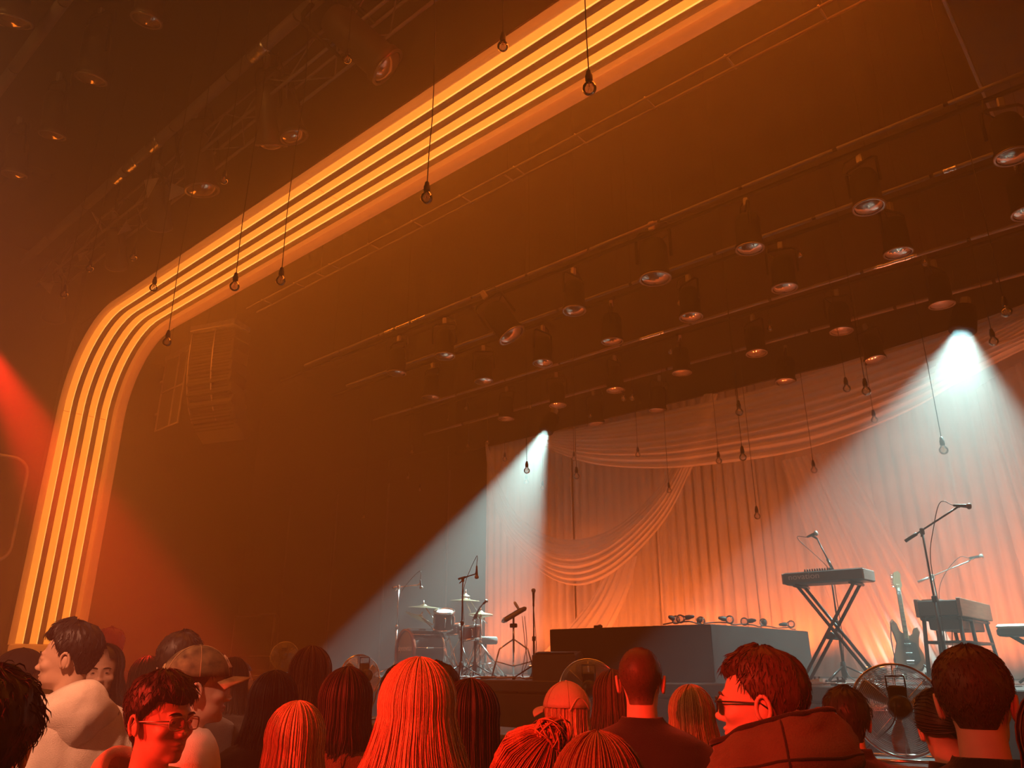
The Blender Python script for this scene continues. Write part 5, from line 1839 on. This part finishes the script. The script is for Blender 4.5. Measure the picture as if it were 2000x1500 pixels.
def long_hair(seed, L=0.34, flare=0.05, wave=0.02, n_str=260, a0=R(60), back=0.0, top=0.006, r_str=0.0016):
    rnd = random.Random(seed)
    mb = MB()
    N = 110
    rows = []
    for i in range(N + 1):
        a = a0 + (2 * PI - 2 * a0) * i / N
        inf = 0.010 + top + 0.005 * nz3(a * 7, seed) + 0.0035 * nz3(a * 23, seed + 4)
        rows.append(long_path(a, seed, L * (1 + 0.06 * nz3(a * 9, seed + 2)), flare, inf, wave, 26, back))
    mb.grid(rows)
    # inner side so that the fall of hair has thickness
    rows2 = []
    for i in range(0, N + 1, 5):
        a = a0 + (2 * PI - 2 * a0) * i / N
        rows2.append([p for p in long_path(a, seed, L * 0.97, flare * 0.7, -0.004, wave, 14, back)])
    mb.grid(rows2[::-1])
    # fringe side edges closing over the temples
    for s in (-1, 1):
        aa = a0 if s > 0 else 2 * PI - a0
        fr = []
        for i in range(9):
            a = aa - s * (i / 8) * (a0 - R(8))
            pts = []
            for k in range(12):
                u = k / 11
                el = R(87) + (R(42) - R(87)) * u
                pts.append(skull(a * (1 - 0.35 * u) + aa * 0.35 * u, el - u * R(18), 0.010 + top * 0.6))
            fr.append(pts)
        mb.grid(fr)
    paths, rad = [], []
    for k in range(n_str):
        a = rnd.uniform(a0, 2 * PI - a0)
        inf = 0.014 + top + rnd.uniform(-0.003, 0.008) + 0.004 * nz3(a * 7, seed)
        Lk = L * rnd.uniform(0.75, 1.06)
        paths.append(long_path(a, seed + 0.2 * rnd.random(), Lk, flare * rnd.uniform(0.9, 1.12), inf, wave * rnd.uniform(0.8, 1.6), 20, back))
        rad.append(r_str * rnd.uniform(0.6, 1.3))
    ribbons(mb, paths, rad)
    return mb.mesh('hair')


def short_hair(seed, t_top=0.022, t_side=0.009, hairline=0.062, nape=-0.075, n_str=420, r_str=0.0014, quiff=0.012, lift=0.010, ln=0.035):
    """cap of cropped hair following the skull with a hairline, plus strands"""
    rnd = random.Random(seed)
    mb = MB()

    def low(a):
        """lowest z of the hair at azimuth a (0 = face)"""
        d = abs(((a + PI) % (2 * PI)) - PI)       # 0 front .. pi back
        if d < R(48):
            return hairline - 0.006 * math.cos(d * 4)
        if d < R(78):
            return hairline + (0.005 - hairline) * (d - R(48)) / R(30)
        if d < R(108):
            return 0.005 + 0.02 * math.sin(PI * (d - R(78)) / R(30)) - 0.012
        return -0.005 + (nape + 0.005) * smoothstep(R(108), R(140), d)

    na = HEAD.shape[1]
    zt = 0.1165
    NZ = 22
    zc = HEAD[:, 0, 2]
    rows = []
    for i in range(na):
        a = 2 * PI * i / na
        zl = low(a)
        row = []
        for k in range(NZ):
            u = k / (NZ - 1)
            z = zt + (zl - zt) * u ** 0.85
            # radius of the head in this direction at this height
            j = np.searchsorted(-zc, -z)
            j = min(max(j, 1), len(zc) - 1)
            w = (zc[j - 1] - z) / (zc[j - 1] - zc[j] + 1e-9)
            p = HEAD[j - 1, i] * (1 - w) + HEAD[j, i] * w
            up = smoothstep(-0.02, 0.11, z)
            th = (t_side + (t_top - t_side) * up) * smoothstep(1.0, 0.80, u) ** 0.6 if u > 0.80 else (t_side + (t_top - t_side) * up)
            th *= 1 + 0.35 * nz3(a * 6 + seed, z * 40) + 0.2 * nz3(a * 17, z * 60, seed)
            d = Vector((p[0], p[1] - 0.018, (z - 0.02) * 1.0))
            d.normalize()
            front = max(0.0, math.cos(a)) * up
            q = Vector((p[0], p[1], z + HC)) + d * th + Vector((0, -0.3 * quiff * front, quiff * front))
            row.append(q)
        rows.append(row)
    mb.grid(rows, closed_u=True)
    n0 = len(mb.v) - na * NZ
    mb.f.append(tuple(n0 + i * NZ for i in range(na)))
    paths, rad = [], []
    for k in range(n_str):
        i = rnd.randrange(na)
        kk = rnd.randrange(0, NZ - 3)
        row = rows[i]
        p = Vector(row[kk])
        nrm = Vector((p.x, p.y - 0.018, p.z - HC - 0.02)).normalized()
        dn = (Vector(row[kk + 2]) - p).normalized()
        sw = Vector((-p.y, p.x, 0)).normalized() * rnd.uniform(-0.5, 0.5)
        L = ln * rnd.uniform(0.5, 1.2)
        lf = lift * rnd.uniform(0.2, 1.3)
        paths.append([p - nrm * 0.003, p + (dn + sw) * L * 0.35 + nrm * lf * 0.7, p + (dn + sw) * L * 0.7 + nrm * lf * 0.8, p + (dn + sw) * L + nrm * lf * 0.3])
        rad.append(r_str * rnd.uniform(0.6, 1.3))
    ribbons(mb, paths, rad)
    return mb.mesh('hair')


def bun_hair(seed, messy=True, pos=(0.0, 0.07, 0.115), br=0.048, n_str=420):
    rnd = random.Random(seed)
    base = MB()
    rows = []
    B = Vector((pos[0], pos[1], HC + pos[2]))
    # hair drawn back from the hairline to the bun
    N = 90
    for i in range(N):
        a = 2 * PI * i / N
        d = abs(((a + PI) % (2 * PI)) - PI)
        el0 = R(32) if d < R(50) else (R(32) - R(50) * smoothstep(R(50), R(110), d))
        st = skull(a, el0, 0.006)
        row = []
        for k in range(14):
            u = k / 13
            p = st.lerp(B, u)
            dirv = (p - Vector((0, 0.016, HC + 0.028)))
            q = Vector((dirv.x / 0.088, dirv.y / 0.109, dirv.z / 0.101))
            ln = max(q.length, 1e-4)
            p2 = Vector((0, 0.016, HC + 0.028)) + dirv / ln
            f = 0.006 * nz3(a * 9, seed) + 0.003 * nz3(a * 25, seed + 3)
            p2 += (p2 - Vector((0, 0.016, HC + 0.028))).normalized() * (f + 0.004)
            row.append(p2.lerp(B, smoothstep(0.75, 1.0, u)))
        rows.append(row)
    base.grid(rows, closed_u=True)
    paths, rad = [], []
    for k in range(n_str):
        row = rows[rnd.randrange(N)]
        off = rnd.uniform(0.0, 0.007)
        paths.append([p + (p - Vector((0, 0.016, HC + 0.028))).normalized() * off for p in row[::2]] + [B])
        rad.append(0.0015 * rnd.uniform(0.6, 1.3))
    # the bun: looped locks
    base.lathe([(0.0, -1), (0.7, -0.75), (1.0, 0.0), (0.7, 0.75), (0.0, 1)], 16, Matrix.Translation(B) @ Matrix.Diagonal((br * 0.8, br * 0.8, br * 0.7, 1)), cap=False)
    for k in range(90):
        ax = Vector((rnd.gauss(0, 1), rnd.gauss(0, 1), rnd.gauss(0, 1))).normalized()
        u = ax.orthogonal().normalized()
        v = ax.cross(u)
        r = br * rnd.uniform(0.8, 1.15)
        a0 = rnd.uniform(0, 6)
        sp = rnd.uniform(1.8, 3.6)
        paths.append([B + (u * math.cos(a0 + sp * t) + v * math.sin(a0 + sp * t)) * r * (1 + (0.35 * t * t if messy and k % 3 == 0 else 0)) * 0.95 for t in np.linspace(0, 1, 9)])
        rad.append(0.003 * rnd.uniform(0.5, 1.3))
    for k in range(40 if messy else 10):
        a = rnd.uniform(0, 2 * PI)
        p = skull(a, R(rnd.uniform(10, 70)), 0.012)
        d = Vector((rnd.gauss(0, 1), rnd.gauss(0, 1), rnd.gauss(0.4, 1))).normalized()
        paths.append([p, p + d * 0.012, p + d * 0.025 + Vector((0, 0, -0.004)), p + d * 0.035 + Vector((0, 0, -0.012))])
        rad.append(0.0008)
    ribbons(base, paths, rad)
    return base.mesh('hair')


def ponytail_hair(seed):
    return bun_hair(seed, False, (0, 0.10, 0.04), 0.03)


def cap_parts(t, m, mbrim, back=False, logo=None):
    dome = MB()
    rows = []
    for k in range(10):
        el = R(88) - R(88 - 4) * k / 9
        rows.append([skull(2 * PI * i / 40, el, 0.024) + Vector((0, 0, 0.006)) for i in range(40)])
    dome.grid(rows, closed_v=True)
    o = dome.build('cap_crown', m, t, solid=0.003)
    br = MB()
    rows = []
    for k in range(9):
        u = k / 8
        rows.append([skull(R(-58) + R(116) * i / 20, R(6), 0.024 + 0.068 * u * math.cos(R(-58) * 0.9 + R(104) * i / 20)) + Vector((0, -0.0, -0.010 * u - 0.035 * ((i - 10) / 10) ** 2 * (0.5 + 0.5 * u))) for i in range(21)])
    br.grid(rows)
    br.build('cap_brim', mbrim, t, solid=0.004)
    MB().lathe([(0.0, 0.0), (0.008, 0.0), (0.006, 0.006), (0, 0.007)], 10, Matrix.Translation((0, 0.016, HC + 0.147)), cap=False).build('cap_button', m, t)
    for k in range(6):
        a = PI / 6 + k * PI / 3
        MB().tube([skull(a, R(88) - R(84) * i / 9, 0.0265) + Vector((0, 0, 0.006)) for i in range(10)], 0.0012, 4).build('cap_seam', mbrim, o)
    MB().tube([skull(PI - R(28) + R(56) * i / 10, R(2) + (R(26) * math.sin(PI * i / 10)), 0.028) for i in range(11)], 0.004, 5).build('cap_strap', mbrim, o)
    if logo:
        g = MB()
        rnd = random.Random(5)
        for k in range(7):
            a = R(-26) + R(52) * k / 6
            p0, p1 = skull(a, R(22), 0.029), skull(a + R(rnd.uniform(-4, 4)), R(22 + rnd.uniform(14, 26)), 0.029)
            g.tube([p0, p0.lerp(p1, 0.5) + Vector((0.004, 0, 0)), p1], 0.004, 5)
        g.build('cap_patch', logo, o)
    return o


def glasses(t, m):
    for s in (-1, 1):
        rim = [(s * 0.031 + 0.024 * math.copysign(abs(math.cos(a)) ** 0.7, math.cos(a)), -0.108 + 0.010 * ((s * 0.031 + 0.024 * math.cos(a)) / 0.055) ** 2, HC - 0.004 + 0.018 * math.copysign(abs(math.sin(a)) ** 0.7, math.sin(a))) for a in np.linspace(0, 2 * PI, 24, endpoint=False)]
        g = t if s < 0 else t
        r = MB().tube(rim, 0.0022, 6, closed=True).build('glasses_rim', m, t)
        MB().tube([(s * 0.056, -0.098, HC + 0.004), (s * 0.078, -0.05, HC + 0.004), (s * 0.083, 0.015, HC + 0.002), (s * 0.083, 0.035, HC - 0.012)], 0.0022, 5).build('glasses_temple', m, r)
        ln = MB()
        ln.v = [tuple(q) for q in rim]
        ln.f = [tuple(range(24))]
        ln.build('glasses_lens', glass_mat('spectacle_glass', (0.93, 0.9, 0.9), 0.04), r)
    MB().tube([(-0.009, -0.111, HC), (0, -0.113, HC + 0.003), (0.009, -0.111, HC)], 0.0022, 5).build('glasses_bridge', m, t)


def face_parts(t, hm):
    for s in (-1, 1):
        MB().lathe([(0.0, -1), (0.7, -0.7), (1.0, 0), (0.7, 0.7), (0.0, 1)], 12, Matrix.Translation((s * 0.031, -0.0815, HC + 0.0)) @ Matrix.Diagonal((0.0105, 0.0105, 0.0072, 1)), cap=False).build('eye', mat('eye_dark', (0.05, 0.035, 0.03), 0.15), t)
        MB().tube([(s * (0.012 + 0.038 * k / 6), -0.0965 + 0.012 * (k / 6) ** 2, HC + 0.019 + 0.005 * math.sin(PI * k / 6)) for k in range(7)], [0.002, 0.0035, 0.004, 0.004, 0.0035, 0.0025, 0.001], 6).build('eyebrow', hm, t)


def person(label, x, y, perp, phi, hair='short', hc='dark', top='tee', tc=('black', (0.02, 0.018, 0.018)), skin=0, cap=None, specs=None, face=False, hk=None, seed=0, wide=1.0, lean=0.0, sc=None, pants=(0.02, 0.02, 0.025), twist=0):
    """x, y: pixel of the head centre; perp: distance along the view; phi: 0 = back to the camera, 90 = turned to picture left"""
    dl = math.atan2(x - 1000, FPX / math.cos(CAM_PITCH))
    d = ray(x, y)
    hperp = -d.x * math.sin(CAM_AZ) + d.y * math.cos(CAM_AZ)
    hp = Vector((0, 0, CAM_Z)) + d * (perp / hperp)
    s = sc or hp.z / HC
    vdir = CAM_AZ + dl * -1 + PI / 2            # world angle of the line of sight at this pixel
    fa = vdir + R(phi)
    loc = Vector((hp.x, hp.y, hp.z - HC * s))
    t = thing('person', label, 'person', (loc.x, loc.y, 0), fa + PI / 2, 'people in the crowd')
    s = hp.z / HC
    t.scale = (s if sc is None else s * sc,) * 2 + (s,)
    hm = hair_mat(hc)

    def sub(nm, me, m):
        o = bpy.data.objects.new(nm, me)
        COL.objects.link(o)
        o.parent = t
        if me.materials and me.materials[0] is None:
            o.material_slots[0].link = 'OBJECT'
            o.material_slots[0].material = m
        else:
            me.materials.clear()
            me.materials.append(m)
        return o

    sub('body', twisted_body(twist), M_SKIN[skin])
    key = (top, round(wide, 2))
    if key not in GARM:
        GARM[key] = garment(top, wide, len(GARM) * 3.1)
    sub({'tee': 'tee_shirt', 'shirt': 'shirt', 'hoodie': 'hoodie', 'jacket': 'jacket', 'big': 'hooded_jacket'}[top], GARM[key], cloth(*tc))
    sub('trousers', TROUSERS, cloth('dark_trousers', pants))
    for sx in (-0.1, 0.1):
        o = sub('shoe', SHOE, mat('shoe_leather', (0.03, 0.028, 0.026), 0.5))
        o.location = (sx, 0.03, 0)
    hk = dict(hk or {})
    hk.setdefault('seed', seed + int(x))
    me = {'short': short_hair, 'long': long_hair, 'bun': bun_hair, 'pony': ponytail_hair}[hair](**hk)
    me.polygons.foreach_set('use_smooth', [True] * len(me.polygons))
    n_before = len(t.children)
    known = set(o.name for o in t.children)
    sub('hair', me, hm)
    if cap:
        cap_parts(t, cap[0], cap[1], logo=cap[2] if len(cap) > 2 else None)
    if specs:
        glasses(t, specs)
    if face:
        face_parts(t, hm)
    if twist:
        for o in t.children:
            if o.name not in known:
                c_, s_ = math.cos(R(twist)), math.sin(R(twist))
                o.rotation_euler = (0, 0, R(twist))
                o.location = (0.03 * s_, 0.03 - 0.03 * c_, 0)
    if top == 'hoodie':
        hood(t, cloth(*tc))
    if top == 'big':
        big_hood(t, cloth(*tc))
    return t


def hood(t, m):
    sm = cloth('cream_crease_shade', (0.36, 0.29, 0.24))  # darker tan stands in for the crease shadow along the hood's edges
    rows = []
    for j in range(15):
        v = j / 14
        row = []
        for i in range(29):
            u = -1 + 2 * i / 28
            wdt = 0.145 * math.sqrt(max(0.0, 1 - (v * 0.96) ** 2.2)) * (0.80 + 0.35 * math.sin(PI * min(1, v * 1.6)))
            x = u * (wdt if v > 0.25 else 0.115 + 0.03 * v)
            roll = math.sin(PI * min(1.0, v / 0.35)) if v < 0.35 else 0.0
            z = 1.515 - 0.225 * v - 0.075 * u * u * (1 - v) ** 0.7 + 0.015 * roll
            y = 0.140 + 0.075 * math.sin(PI * min(1, 0.12 + v * 0.86)) ** 0.8 * (1 - 0.55 * u * u) + 0.012 * roll - 0.085 * u * u * (1 - 0.5 * v)
            y += 0.006 * nz3(u * 4, v * 3, 2.0)
            row.append(Vector((x, y, z)))
        rows.append(row)
    o = MB().grid(rows).build('hood', m, t, solid=0.03)
    MB().tube([rows[14][i] + Vector((0, 0.006, 0)) for i in range(29)], 0.013, 8).build('hood_seam_and_shade', sm, o)
    MB().tube([r[0] + Vector((0, 0.004, 0)) for r in rows], 0.015, 8).build('hood_seam_and_shade', sm, o)
    MB().tube([r[-1] + Vector((0, 0.004, 0)) for r in rows], 0.015, 8).build('hood_seam_and_shade', sm, o)


def big_hood(t, m):
    dk = cloth('olive_seam', (0.03, 0.02, 0.012))
    rows = []
    for j in range(21):
        v = j / 20
        row = []
        for i in range(41):
            u = -1 + 2 * i / 40
            a = u * R(128)
            rr = 0.125 + 0.085 * math.sin(PI * min(1, 0.10 + 0.8 * v)) * (0.45 + 0.55 * math.cos(a / 1.5)) + 0.022 * nz3(u * 2.6 + v * 2.2, v * 3.2 - u, 1) + 0.010 * nz3(u * 7 - v * 4, v * 8, 4)
            z = 1.595 - 0.20 * v - 0.055 * (1 - math.cos(a)) * (1 - 0.4 * v) + 0.008 * nz3(u * 4, v * 3, 7)
            row.append(Vector((rr * math.sin(a) * 0.95, 0.02 + rr * math.cos(a), z)))
        rows.append(row)
    o = MB().grid(rows).build('hood', m, t, solid=0.012)
    for j, r_ in ((0, 0.007), (9, 0.0035), (20, 0.006)):
        MB().tube([p + Vector((p.x, p.y - 0.02, 0)).normalized() * 0.007 for p in rows[j]], r_, 6).build('hood_seam_and_shade', dk, o)
    for i in (13, 27):
        MB().tube([rows[j][i] + Vector((rows[j][i].x, rows[j][i].y - 0.02, 0)).normalized() * 0.007 for j in range(21)], 0.003, 5).build('hood_seam_and_shade', dk, o)


CREAM = ('cream_fleece', (0.66, 0.56, 0.48))
BLACKC = ('black_jersey', (0.016, 0.014, 0.014))
GREYC = ('grey_wool', (0.10, 0.09, 0.085))
DARKC = ('dark_brown_wool', (0.045, 0.03, 0.025))
PINKT = ('pale_cotton', (0.70, 0.60, 0.55))
TANC = ('tan_cotton', (0.42, 0.30, 0.20))
OLIVE = ('olive_canvas', (0.115, 0.088, 0.048))
BEIGE = mat('beige_cap_cotton', (0.55, 0.42, 0.30), 0.85, bump=0.3, bscale=300)
CAPDARK = mat('dark_cap_cotton', (0.03, 0.026, 0.026), 0.85)
CAPCAMO = mat('camouflage_cap', (0.12, 0.085, 0.04), 0.85, var=0.7, scale=30)
CAPTAN = mat('tan_cap_brim', (0.36, 0.24, 0.12), 0.85, var=0.4, scale=25)
PATCH = mat('pale_cap_embroidery', (0.75, 0.6, 0.5), 0.6)
FRAME_D = mat('dark_spectacle_frame', (0.02, 0.015, 0.015), 0.3)
FRAME_C = mat('clear_spectacle_frame', (0.45, 0.35, 0.3), 0.3, 0.5)

person('person in a cream hoodie with the head turned to picture left', 142, 1286, 3.5, 22, 'short', 'black', 'hoodie', CREAM, 1, face=True, twist=48, hk=dict(t_top=0.026, t_side=0.009, quiff=0.018, n_str=700, ln=0.03, lift=0.003, r_str=0.001, nape=-0.06), wide=1.16)
person('person in a dark cap at the picture edge facing the cream hoodie', 40, 1328, 4.1, -62, 'short', 'black', 'jacket', DARKC, 1, cap=(CAPDARK, CAPDARK), face=True, hk=dict(n_str=200, t_top=0.01))
person('near person cut off by the lower picture corner below the dark cap', -38, 1462, 1.6, -10, 'short', 'black', 'jacket', BLACKC, 0, hk=dict(n_str=500, t_top=0.03, t_side=0.02))
person('person in clear glasses and a sand hoodie with a red lit face', 316, 1408, 2.45, -140, 'short', 'black', 'hoodie', ('sand_fleece', (0.55, 0.40, 0.28)), 1, specs=FRAME_C, face=True, hk=dict(t_top=0.030, t_side=0.012, quiff=0.004, n_str=700, hairline=0.05, ln=0.035, lift=0.004, r_str=0.001))
person('person in a camouflage cap and pale shirt in profile to picture right', 390, 1345, 3.0, -84, 'short', 'brown', 'shirt', PINKT, 0, cap=(CAPCAMO, CAPTAN, PATCH), face=True, hk=dict(t_side=0.006, t_top=0.01, n_str=150, lift=0.002))
person('person in profile to picture right just beyond the camouflage cap brim', 460, 1336, 4.6, -72, 'long', 'brown', 'jacket', DARKC, 0, face=True, hk=dict(L=0.30, n_str=200))
person('person facing the camera over the shoulder of the cream hoodie', 198, 1314, 4.3, 176, 'long', 'dark', 'jacket', DARKC, 0, face=True, hk=dict(L=0.20, n_str=150, a0=R(50)))
person('distant dim person beside the foot of the glowing arch', 212, 1266, 6.5, 20, 'short', 'brown', 'jacket', GREYC, 0, hk=dict(n_str=120))
person('person rising directly behind the camouflage cap with back turned', 352, 1298, 3.8, -30, 'short', 'dark', 'jacket', DARKC, 0, hk=dict(n_str=300, lift=0.004))
person('person in dark clothes between the cream hoodie and the camouflage cap', 283, 1328, 5.1, 15, 'long', 'dark', 'jacket', DARKC, 0, hk=dict(n_str=150))
person('person in black seen from behind, left of the smaller red lit figure', 530, 1378, 3.45, 10, 'long', 'black', 'jacket', BLACKC, 0, hk=dict(L=0.34, flare=0.06, n_str=200))
person('tall person seen from behind standing against the dark stage wing', 604, 1322, 4.1, 5, 'long', 'auburn', 'jacket', DARKC, 0, hk=dict(L=0.36, flare=0.03, n_str=300))
person('person in a rust jacket seen from behind before the tilted fan', 675, 1380, 3.1, -5, 'long', 'dark', 'jacket', ('rust_fleece', (0.22, 0.10, 0.05)), 0, hk=dict(L=0.30, flare=0.02, n_str=250))
person('smaller of the two red lit figures, left of the middle', 575, 1456, 2.65, 0, 'long', 'blonde', 'jacket', TANC, 0, hk=dict(L=0.34, flare=0.04, wave=0.016, n_str=800, r_str=0.0012), seed=3)
person('largest red lit figure seen from behind in the middle of the crowd', 816, 1396, 2.2, -3, 'long', 'blonde', 'jacket', TANC, 0, hk=dict(L=0.46, flare=0.14, wave=0.02, n_str=1700, r_str=0.0011, top=0.008), seed=5)
person('dark figure showing just left of the largest red lit figure', 780, 1362, 3.9, 8, 'short', 'dark', 'jacket', BLACKC, 0, hk=dict(n_str=250, t_top=0.03, t_side=0.02, lift=0.004))
person('dark figure behind the largest red lit figure, below the drum kit', 852, 1360, 3.5, 25, 'short', 'black', 'jacket', BLACKC, 0, hk=dict(n_str=300, lift=0.004))
person('person in black turned to picture right beside the largest red lit figure', 925, 1408, 2.85, -58, 'long', 'dark', 'jacket', BLACKC, 0, face=True, hk=dict(L=0.30, flare=0.015, wave=0.008, n_str=300, a0=R(48)))
person('red lit figure low at the bottom edge below the beige cap', 1045, 1537, 1.85, -22, 'bun', 'ginger', 'jacket', DARKC, 0, hk=dict(pos=(-0.055, 0.03, 0.115), br=0.04, n_str=700))
person('person in a beige cap turned slightly to picture left', 1104, 1400, 3.45, 30, 'long', 'blonde', 'jacket', DARKC, 0, cap=(BEIGE, BEIGE), hk=dict(L=0.26, flare=0.02, n_str=350, top=-0.002))
person('person half hidden behind the black collared shirt, before the ledge fan', 1198, 1366, 4.0, 0, 'long', 'auburn', 'jacket', DARKC, 0, hk=dict(L=0.30, n_str=200))
person('person in a black collared shirt with back turned before the riser', 1252, 1332, 3.05, -4, 'short', 'brown', 'shirt', BLACKC, 0, hk=dict(t_top=0.004, t_side=0.0025, quiff=0.0, lift=0.001, n_str=900, ln=0.006, r_str=0.0007), wide=1.12)
person('person in a pale jacket between the black collared shirt and olive jacket', 1353, 1404, 3.45, -8, 'long', 'blonde', 'jacket', PINKT, 0, hk=dict(L=0.28, flare=0.05, n_str=600, r_str=0.0012))
person('dim figure cut off by the bottom edge before the black collared shirt', 1172, 1572, 1.65, 0, 'long', 'ginger', 'jacket', BLACKC, 0, hk=dict(L=0.30, flare=0.04, n_str=500, wave=0.03))
person('person in dark glasses and an olive hooded jacket facing picture left', 1488, 1372, 2.15, 52, 'short', 'brown', 'big', OLIVE, 0, specs=FRAME_D, face=True, twist=30, hk=dict(t_top=0.024, t_side=0.013, quiff=0.003, n_str=900, ln=0.03, lift=0.003, r_str=0.001), wide=1.05)
person('person showing beyond the olive hood, left of the large fan', 1655, 1410, 3.25, 10, 'short', 'dark', 'jacket', BLACKC, 0, hk=dict(n_str=200))
person('person in black half covering the right side of the large fan', 1846, 1424, 2.7, 14, 'bun', 'dark', 'jacket', BLACKC, 0, hk=dict(pos=(-0.04, 0.105, 0.02), br=0.05, messy=False, n_str=300))
person('nearest person in a black shirt at the right, back turned', 1908, 1374, 2.05, -6, 'short', 'brown', 'shirt', BLACKC, 0, hk=dict(t_top=0.020, t_side=0.006, n_str=1500, ln=0.018, lift=0.003, r_str=0.0008, quiff=0.004, nape=-0.055), wide=1.1)
person('figure in tan cut off by the right picture edge', 2115, 1480, 1.6, 0, 'long', 'auburn', 'jacket', TANC, 0, hk=dict(n_str=200))
